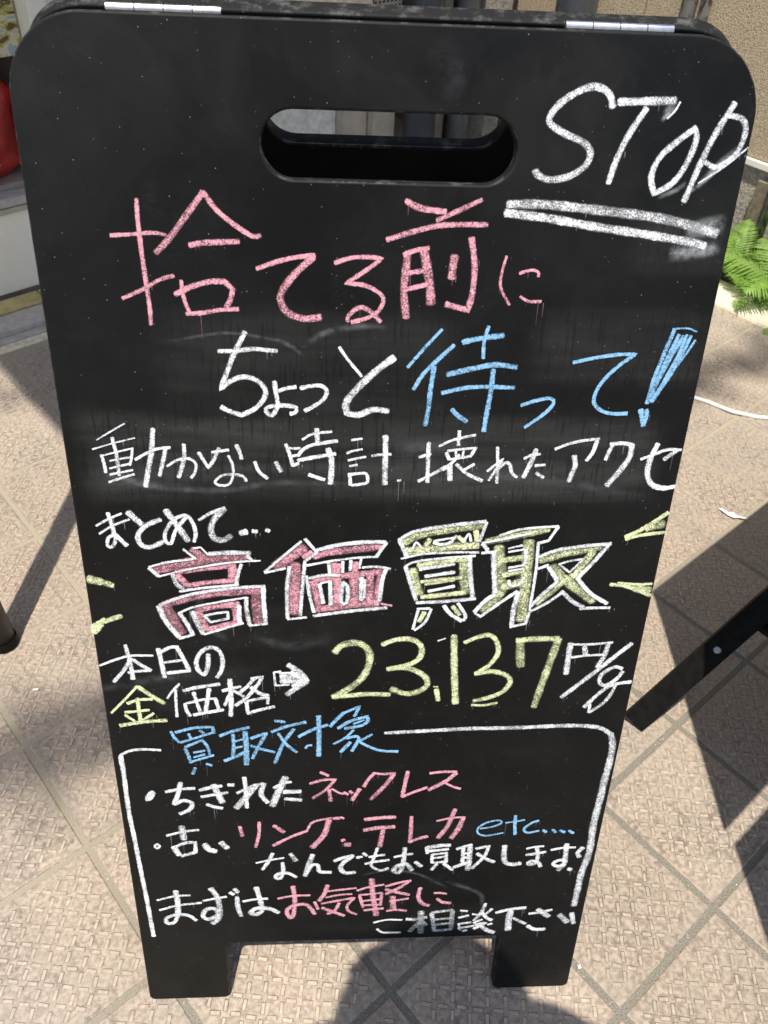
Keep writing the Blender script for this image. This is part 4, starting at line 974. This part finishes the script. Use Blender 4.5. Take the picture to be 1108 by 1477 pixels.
# smudges where a hand rubbed the chalk: soft-edged, very thin
def smudge(pts, w, dens, col='w'):
    bm = bmesh.new(); lc = bm.verts.layers.float.new('cov'); ld = bm.verts.layers.float.new('dens')
    P = catmull([Vector((x_ / 1000, y_ / 1000, 0)) for x_, y_ in pts], .004); prev = None; N = len(P)
    for i, p_ in enumerate(P):
        t = (P[min(i + 1, N - 1)] - P[max(i - 1, 0)]).normalized(); nr = Vector((-t.y, t.x, 0))
        ev = max(0.0, sin(pi * i / (N - 1))) ** .5
        row = []
        for e in (-1, -.5, 0, .5, 1):
            v = bm.verts.new((p_.x + nr.x * w * e / 2000, p_.y + nr.y * w * e / 2000, .00009)); v[lc] = (1 - abs(e)) * ev; v[ld] = dens; row.append(v)
        if prev:
            for k in range(4): bm.faces.new((prev[k], row[k], row[k + 1], prev[k + 1]))
        prev = row
    me = bpy.data.meshes.new('chalk_smudge'); bm.to_mesh(me); bm.free(); me.materials.append(M_smudge)
    o = link('chalk_smudge', me, None, fp); return o
def smudge_mat():
    m = NT('smeared_chalk'); o = m.obj()
    cov = m.n('ShaderNodeAttribute', attribute_name='cov').outputs['Fac']; dn = m.n('ShaderNodeAttribute', attribute_name='dens').outputs['Fac']
    n = m.noise(m.map(o, (60, 60, 60)), 1.0, 6, .7); n2 = m.noise(o, 900, 2, .6)
    a = m.math('MULTIPLY', m.math('MULTIPLY', m.ramp(cov, 0, 1), m.ramp(n, .3, .72)), m.math('MULTIPLY', dn, m.math('MULTIPLY_ADD', n2, .8, .6)))
    m.p(Base_Color=c4(.7, .71, .72), Roughness=.95, Alpha=a); m.b.inputs['Specular IOR Level'].default_value = .1
    return m.m
M_smudge = smudge_mat()
SM = []
SM.append(([(558.5, 1061.0), (575.8, 1067.3), (595.3, 1071.8)], 21.1, 0.75))
SM.append(([(546.1, 1044.7), (570.6, 1047.6), (594.9, 1051.7)], 18.8, 0.60))
SM.append(([(522.0, 1154.0), (526.3, 1161.9), (533.0, 1166.2)], 8.1, 0.50))
SM.append(([(519.8, 1150.3), (525.8, 1155.7), (531.9, 1163.1)], 5.8, 0.50))
SM.append(([(552.0, 1092.6), (569.9, 1108.7), (591.9, 1131.2)], 5.5, 0.60))
SM.append(([(560.0, 1098.4), (579.3, 1121.1), (595.2, 1135.0)], 8.5, 0.35))
SM.append(([(528.0, 1090.8), (544.9, 1098.0), (552.6, 1104.9)], 6.1, 0.40))
SM.append(([(222.7, 952.2), (246.6, 968.7), (277.8, 975.0), (302.9, 974.2)], 8.8, 0.16))
SM.append(([(199.8, 963.5), (215.2, 955.3), (227.7, 945.7)], 6.2, 0.14))
SM.append(([(32.0, 817.2), (131.3, 808.7), (212.8, 818.3), (298.3, 814.2)], 10.6, 0.08))
SM.append(([(336.1, 819.0), (404.8, 827.1), (490.0, 818.4), (570.8, 804.7)], 15.2, 0.05))
SM.append(([(307.3, 852.7), (361.2, 858.3), (395.3, 857.1)], 23.0, 0.07))
SM.append(([(103.7, 958.0), (159.7, 966.6), (215.3, 958.6)], 4.9, 0.12))
SM.append(([(292.8, 248.6), (324.2, 256.7), (365.4, 250.0), (413.4, 217.1)], 7.2, 0.12))
SM.append(([(402.9, 235.2), (451.4, 208.8), (458.5, 180.5)], 11.1, 0.10))
SM.append(([(110.6, 705.2), (121.5, 652.4), (142.1, 624.7)], 14.2, 0.10))
SM.append(([(-13.6, 559.4), (48.3, 573.3), (109.5, 582.3)], 18.1, 0.06))
SM.append(([(164.8, 633.8), (209.3, 619.5), (254.7, 628.5)], 19.3, 0.05))
SM.append(([(32.9, 824.7), (65.2, 817.4), (91.2, 811.5)], 10.5, 0.20))
SM.append(([(327.3, 1200.0), (350.6, 1181.5), (341.2, 1156.2)], 32.6, 0.03))
for pts, w, d in SM: smudge(pts, w, d)

# ================================================================== round black pole at left
pl = thing('black_pole', 'round black metal pole with its foot on the tiles at the left edge', 'pole', (-.716, .996, 0))
bm = bmesh.new(); tube(bm, [(0, 0, .012), (-.020, .010, .3), (-.10, .05, 1.5)], .0250, 28); link('pole_shaft', bm_mesh(bm, 'pole_shaft', True), M_blackmetal, pl)
bm = bmesh.new(); tube(bm, [(0.001, 0, .0), (0.001, 0, .004), (0.0005, 0, .020)], [.0245, .0275, .0270], 28); link('rubber_foot', bm_mesh(bm, 'rubber_foot'), M_blackwood, pl)

# ================================================================== slatted folding table at right (only a leg stands in the picture)
tb = thing('folding_table', 'black slatted folding table whose slanting leg rests on the tiles right of the sign', 'table', (.9, .9, 0))
def bar(name, P, Q, w, t, mat, side=None, bev=.002):
    P, Q = Vector(P), Vector(Q); d = (Q - P).normalized(); s_ = d.cross(side or ZU).normalized(); n_ = s_.cross(d).normalized()
    bm = bmesh.new(); obox(bm, (P + Q) / 2 - tb.location, d, s_, n_, (Q - P).length / 2, w / 2, t / 2, bev)
    return link(name, bm_mesh(bm, name), mat, tb)

M_tabletop = M_blackwood
dsp = to_sun * (.76 / to_sun.z)
def board(name, ground_pts, z, th):
    bm = bmesh.new()
    a = [bm.verts.new(Vector((x_, y_, z)) + Vector((dsp.x, dsp.y, 0)) - tb.location) for x_, y_ in ground_pts]
    b = [bm.verts.new(v.co - Vector((0, 0, th))) for v in a]
    bm.faces.new(a); bm.faces.new(list(reversed(b)))
    for k in range(len(a)): bm.faces.new((a[k], b[k], b[(k + 1) % len(a)], a[(k + 1) % len(a)]))
    return link(name, bm_mesh(bm, name), M_tabletop, tb)
e = EA
board('table_board', [(.586, 1.244), (.586 + e.x * .95, 1.244 + e.y * .95), (.608 + e.x * 1.2, .711 + e.y * 1.2), (.608, .711)], .76, .018)
board('table_board', [(.619, .685), (.619 + e.x * 1.2, .685 + e.y * 1.2), (.665 + e.x * 1.3, .10 + e.y * 1.3), (.665, .10)], .76, .018)
Q0, Q1 = Vector((.485, .905, .010)), Vector((1.050, 1.186, .738))
side = Vector((0, 0, 1))
lw = Vector((-.35, -.9, .55)).normalized()
def leg(off):
    P, Q = Q0 + off, Q1 + off; d = (Q - P).normalized(); n_ = (lw - d * lw.dot(d)).normalized(); s_ = d.cross(n_)
    bm = bmesh.new(); obox(bm, (P + Q) / 2 - tb.location, d, s_, n_, (Q - P).length / 2, .0215, .009, .002)
    link('leg', bm_mesh(bm, 'leg'), M_blackwood, tb)
    c = P + (Q - P) * .212 + n_ * .0095 - tb.location
    bm = bmesh.new(); tube(bm, [c - n_ * .002, c + n_ * .0012, c + n_ * .0022], [.0068, .0068, .0055], 20); link('bolt', bm_mesh(bm, 'bolt'), M_bolt, tb)
leg(Vector((0, 0, 0))); leg(EB * .55)
bar('stretcher', Q0.lerp(Q1, .31) - Vector((0, 0, .02)), Q0.lerp(Q1, .31) + EB * .55 - Vector((0, 0, .02)), .022, .014, M_blackwood)
bm = bmesh.new(); obox(bm, Q0.lerp(Q1, .42) + EB * .28 - tb.location, EB, EA, ZU, .25, .07, .004, .001); link('under_shelf', bm_mesh(bm, 'under_shelf'), simple('dark_grey_board', (.09, .095, .095), .6, .1, 30, 0), tb)


# ================================================================== the photographer, out of frame; the shadow falls below the sign
def skin_mesh(verts, edges, radii, root, sub, mat, name, parent):
    me = bpy.data.meshes.new(name); me.from_pydata(verts, edges, []); o = bpy.data.objects.new(name, me); COL.objects.link(o)
    md = o.modifiers.new('skin', 'SKIN'); o.modifiers.new('sub', 'SUBSURF').levels = sub; o.modifiers['sub'].render_levels = sub
    for i, r in enumerate(radii):
        sv = me.skin_vertices[0].data[i]; sv.radius = (r, r) if not isinstance(r, tuple) else r; sv.use_root = (i == root)
    dg = bpy.context.evaluated_depsgraph_get(); dg.update()
    m2 = bpy.data.meshes.new_from_object(o.evaluated_get(dg)); bpy.data.objects.remove(o)
    for p in m2.polygons: p.use_smooth = True
    m2.materials.clear(); m2.materials.append(mat); return link(name, m2, None, parent)
PX, PY = (0.0, -0.19)
per = thing('person', 'person in dark clothes and a sun hat holding up a phone with both hands', 'person', (PX, PY, 0))
M_cloth = simple('navy_cloth', (.035, .04, .06), .85, .2, 60, .001)
M_skin = simple('skin', (.50, .32, .23), .5, .06, 30, 0)
M_hair = simple('black_hair', (.02, .016, .014), .5, .3, 120, .001)
V = [(0, 0, .92), (0, 0, 1.10), (0, 0, 1.28), (0, 0.01, 1.38), (0, .03, 1.44),
     (-.17, 0, 1.35), (-.20, .03, 1.10), (-.088, .150, 1.235), (.17, 0, 1.35), (.33, .10, 1.16), (.118, .165, 1.262),
     (-.09, 0, .86), (-.11, .02, .48), (-.12, 0, .09), (-.13, .13, .04), (.09, 0, .86), (.11, .02, .48), (.12, 0, .09), (.13, .13, .04)]
E_ = [(0, 1), (1, 2), (2, 3), (3, 4), (3, 5), (5, 6), (6, 7), (3, 8), (8, 9), (9, 10), (0, 11), (11, 12), (12, 13), (13, 14), (0, 15), (15, 16), (16, 17), (17, 18)]
rad = [.15, .14, .16, .08, .05, .070, .066, .060, .070, .066, .060, .09, .06, .045, .045, .09, .06, .045, .045]
skin_mesh(V, E_, rad, 0, 2, M_cloth, 'body', per)
bm = bmesh.new(); bmesh.ops.create_uvsphere(bm, u_segments=28, v_segments=20, radius=1)
for v in bm.verts:
    x_, y_, z_ = v.co
    jaw = 1 - .22 * max(0, -z_) ; ny = .018 * math.exp(-((x_ / .16) ** 2 + ((z_ + .15) / .22) ** 2)) if y_ > .5 else 0
    v.co = (x_ * .075 * jaw, y_ * .095 * jaw + ny + .035, z_ * .115 + 1.555)
link('head', bm_mesh(bm, 'head', True), M_skin, per)
bm = bmesh.new(); bmesh.ops.create_uvsphere(bm, u_segments=28, v_segments=20, radius=1)
for v in bm.verts:
    x_, y_, z_ = v.co
    k = 1.0 if not (y_ > .35 and z_ < .45) else .86
    v.co = (x_ * .086 * k, y_ * .104 * k + .028, z_ * .115 * k + 1.572)
link('hair', bm_mesh(bm, 'hair', True), M_hair, per)
prof = [(0, .105), (.045, .100), (.075, .080), (.088, .045), (.094, .004), (.120, -.004), (.150, -.014), (.150, -.018), (.120, -.009), (.090, -.002), (.082, .04), (.068, .072), (.04, .09), (0, .094)]
bm = bmesh.new(); rows = []
for r_, z_ in prof: rows.append([bm.verts.new((max(r_, .0005) * cos(2 * pi * k / 40), .023 + max(r_, .0005) * 1.04 * sin(2 * pi * k / 40), 1.60 + z_)) for k in range(40)])
for a_, b_ in zip(rows, rows[1:]):
    for k in range(40): bm.faces.new((a_[k], a_[(k + 1) % 40], b_[(k + 1) % 40], b_[k]))
link('sun_hat', bm_mesh(bm, 'sun_hat', True), simple('straw', (.45, .36, .22), .8, .15, 90, .001), per)
for sx in (-1, 1):
    hv = [(sx * .092, .158, 1.245), (sx * .060, .176, 1.296)]; he = [(0, 1)]; hr = [.046, .058]
    for k in range(4):
        l = (.022, .030, .028, .020)[k]; yy = .170 + .009 * k; zz = 1.318 + .012 * k; b0 = len(hv)
        hv += [(sx * .088, yy + .014, zz), (sx * .066, yy + .018, zz + l * .35), (sx * .046, yy + .010, zz + l * .30)]
        he += [(1, b0), (b0, b0 + 1), (b0 + 1, b0 + 2)]; hr += [.0125, .0115, .0100]
    b0 = len(hv); hv += [(sx * .072, .166, 1.292), (sx * .050, .158, 1.300)]; he += [(1, b0), (b0, b0 + 1)]; hr += [.012, .010]
    skin_mesh(hv, he, hr, 0, 1, M_skin, 'hand', per)
ph = thing('smartphone', 'black smartphone held in both hands of the photographer', 'phone', Vector((0, 0, CAMZ)) - F_ * .016 - U_ * .055)
bm = bmesh.new(); obox(bm, Vector((0, 0, 0)), R_, U_, F_, .0355, .073, .0038, .002); link('phone_body', bm_mesh(bm, 'phone_body'), M_blackmetal, ph)
bm = bmesh.new(); obox(bm, -F_ * .0042, R_, U_, F_, .0335, .070, .0003, 0); link('phone_screen', bm_mesh(bm, 'phone_screen'), M_black, ph)
print('objects', len(bpy.data.objects))
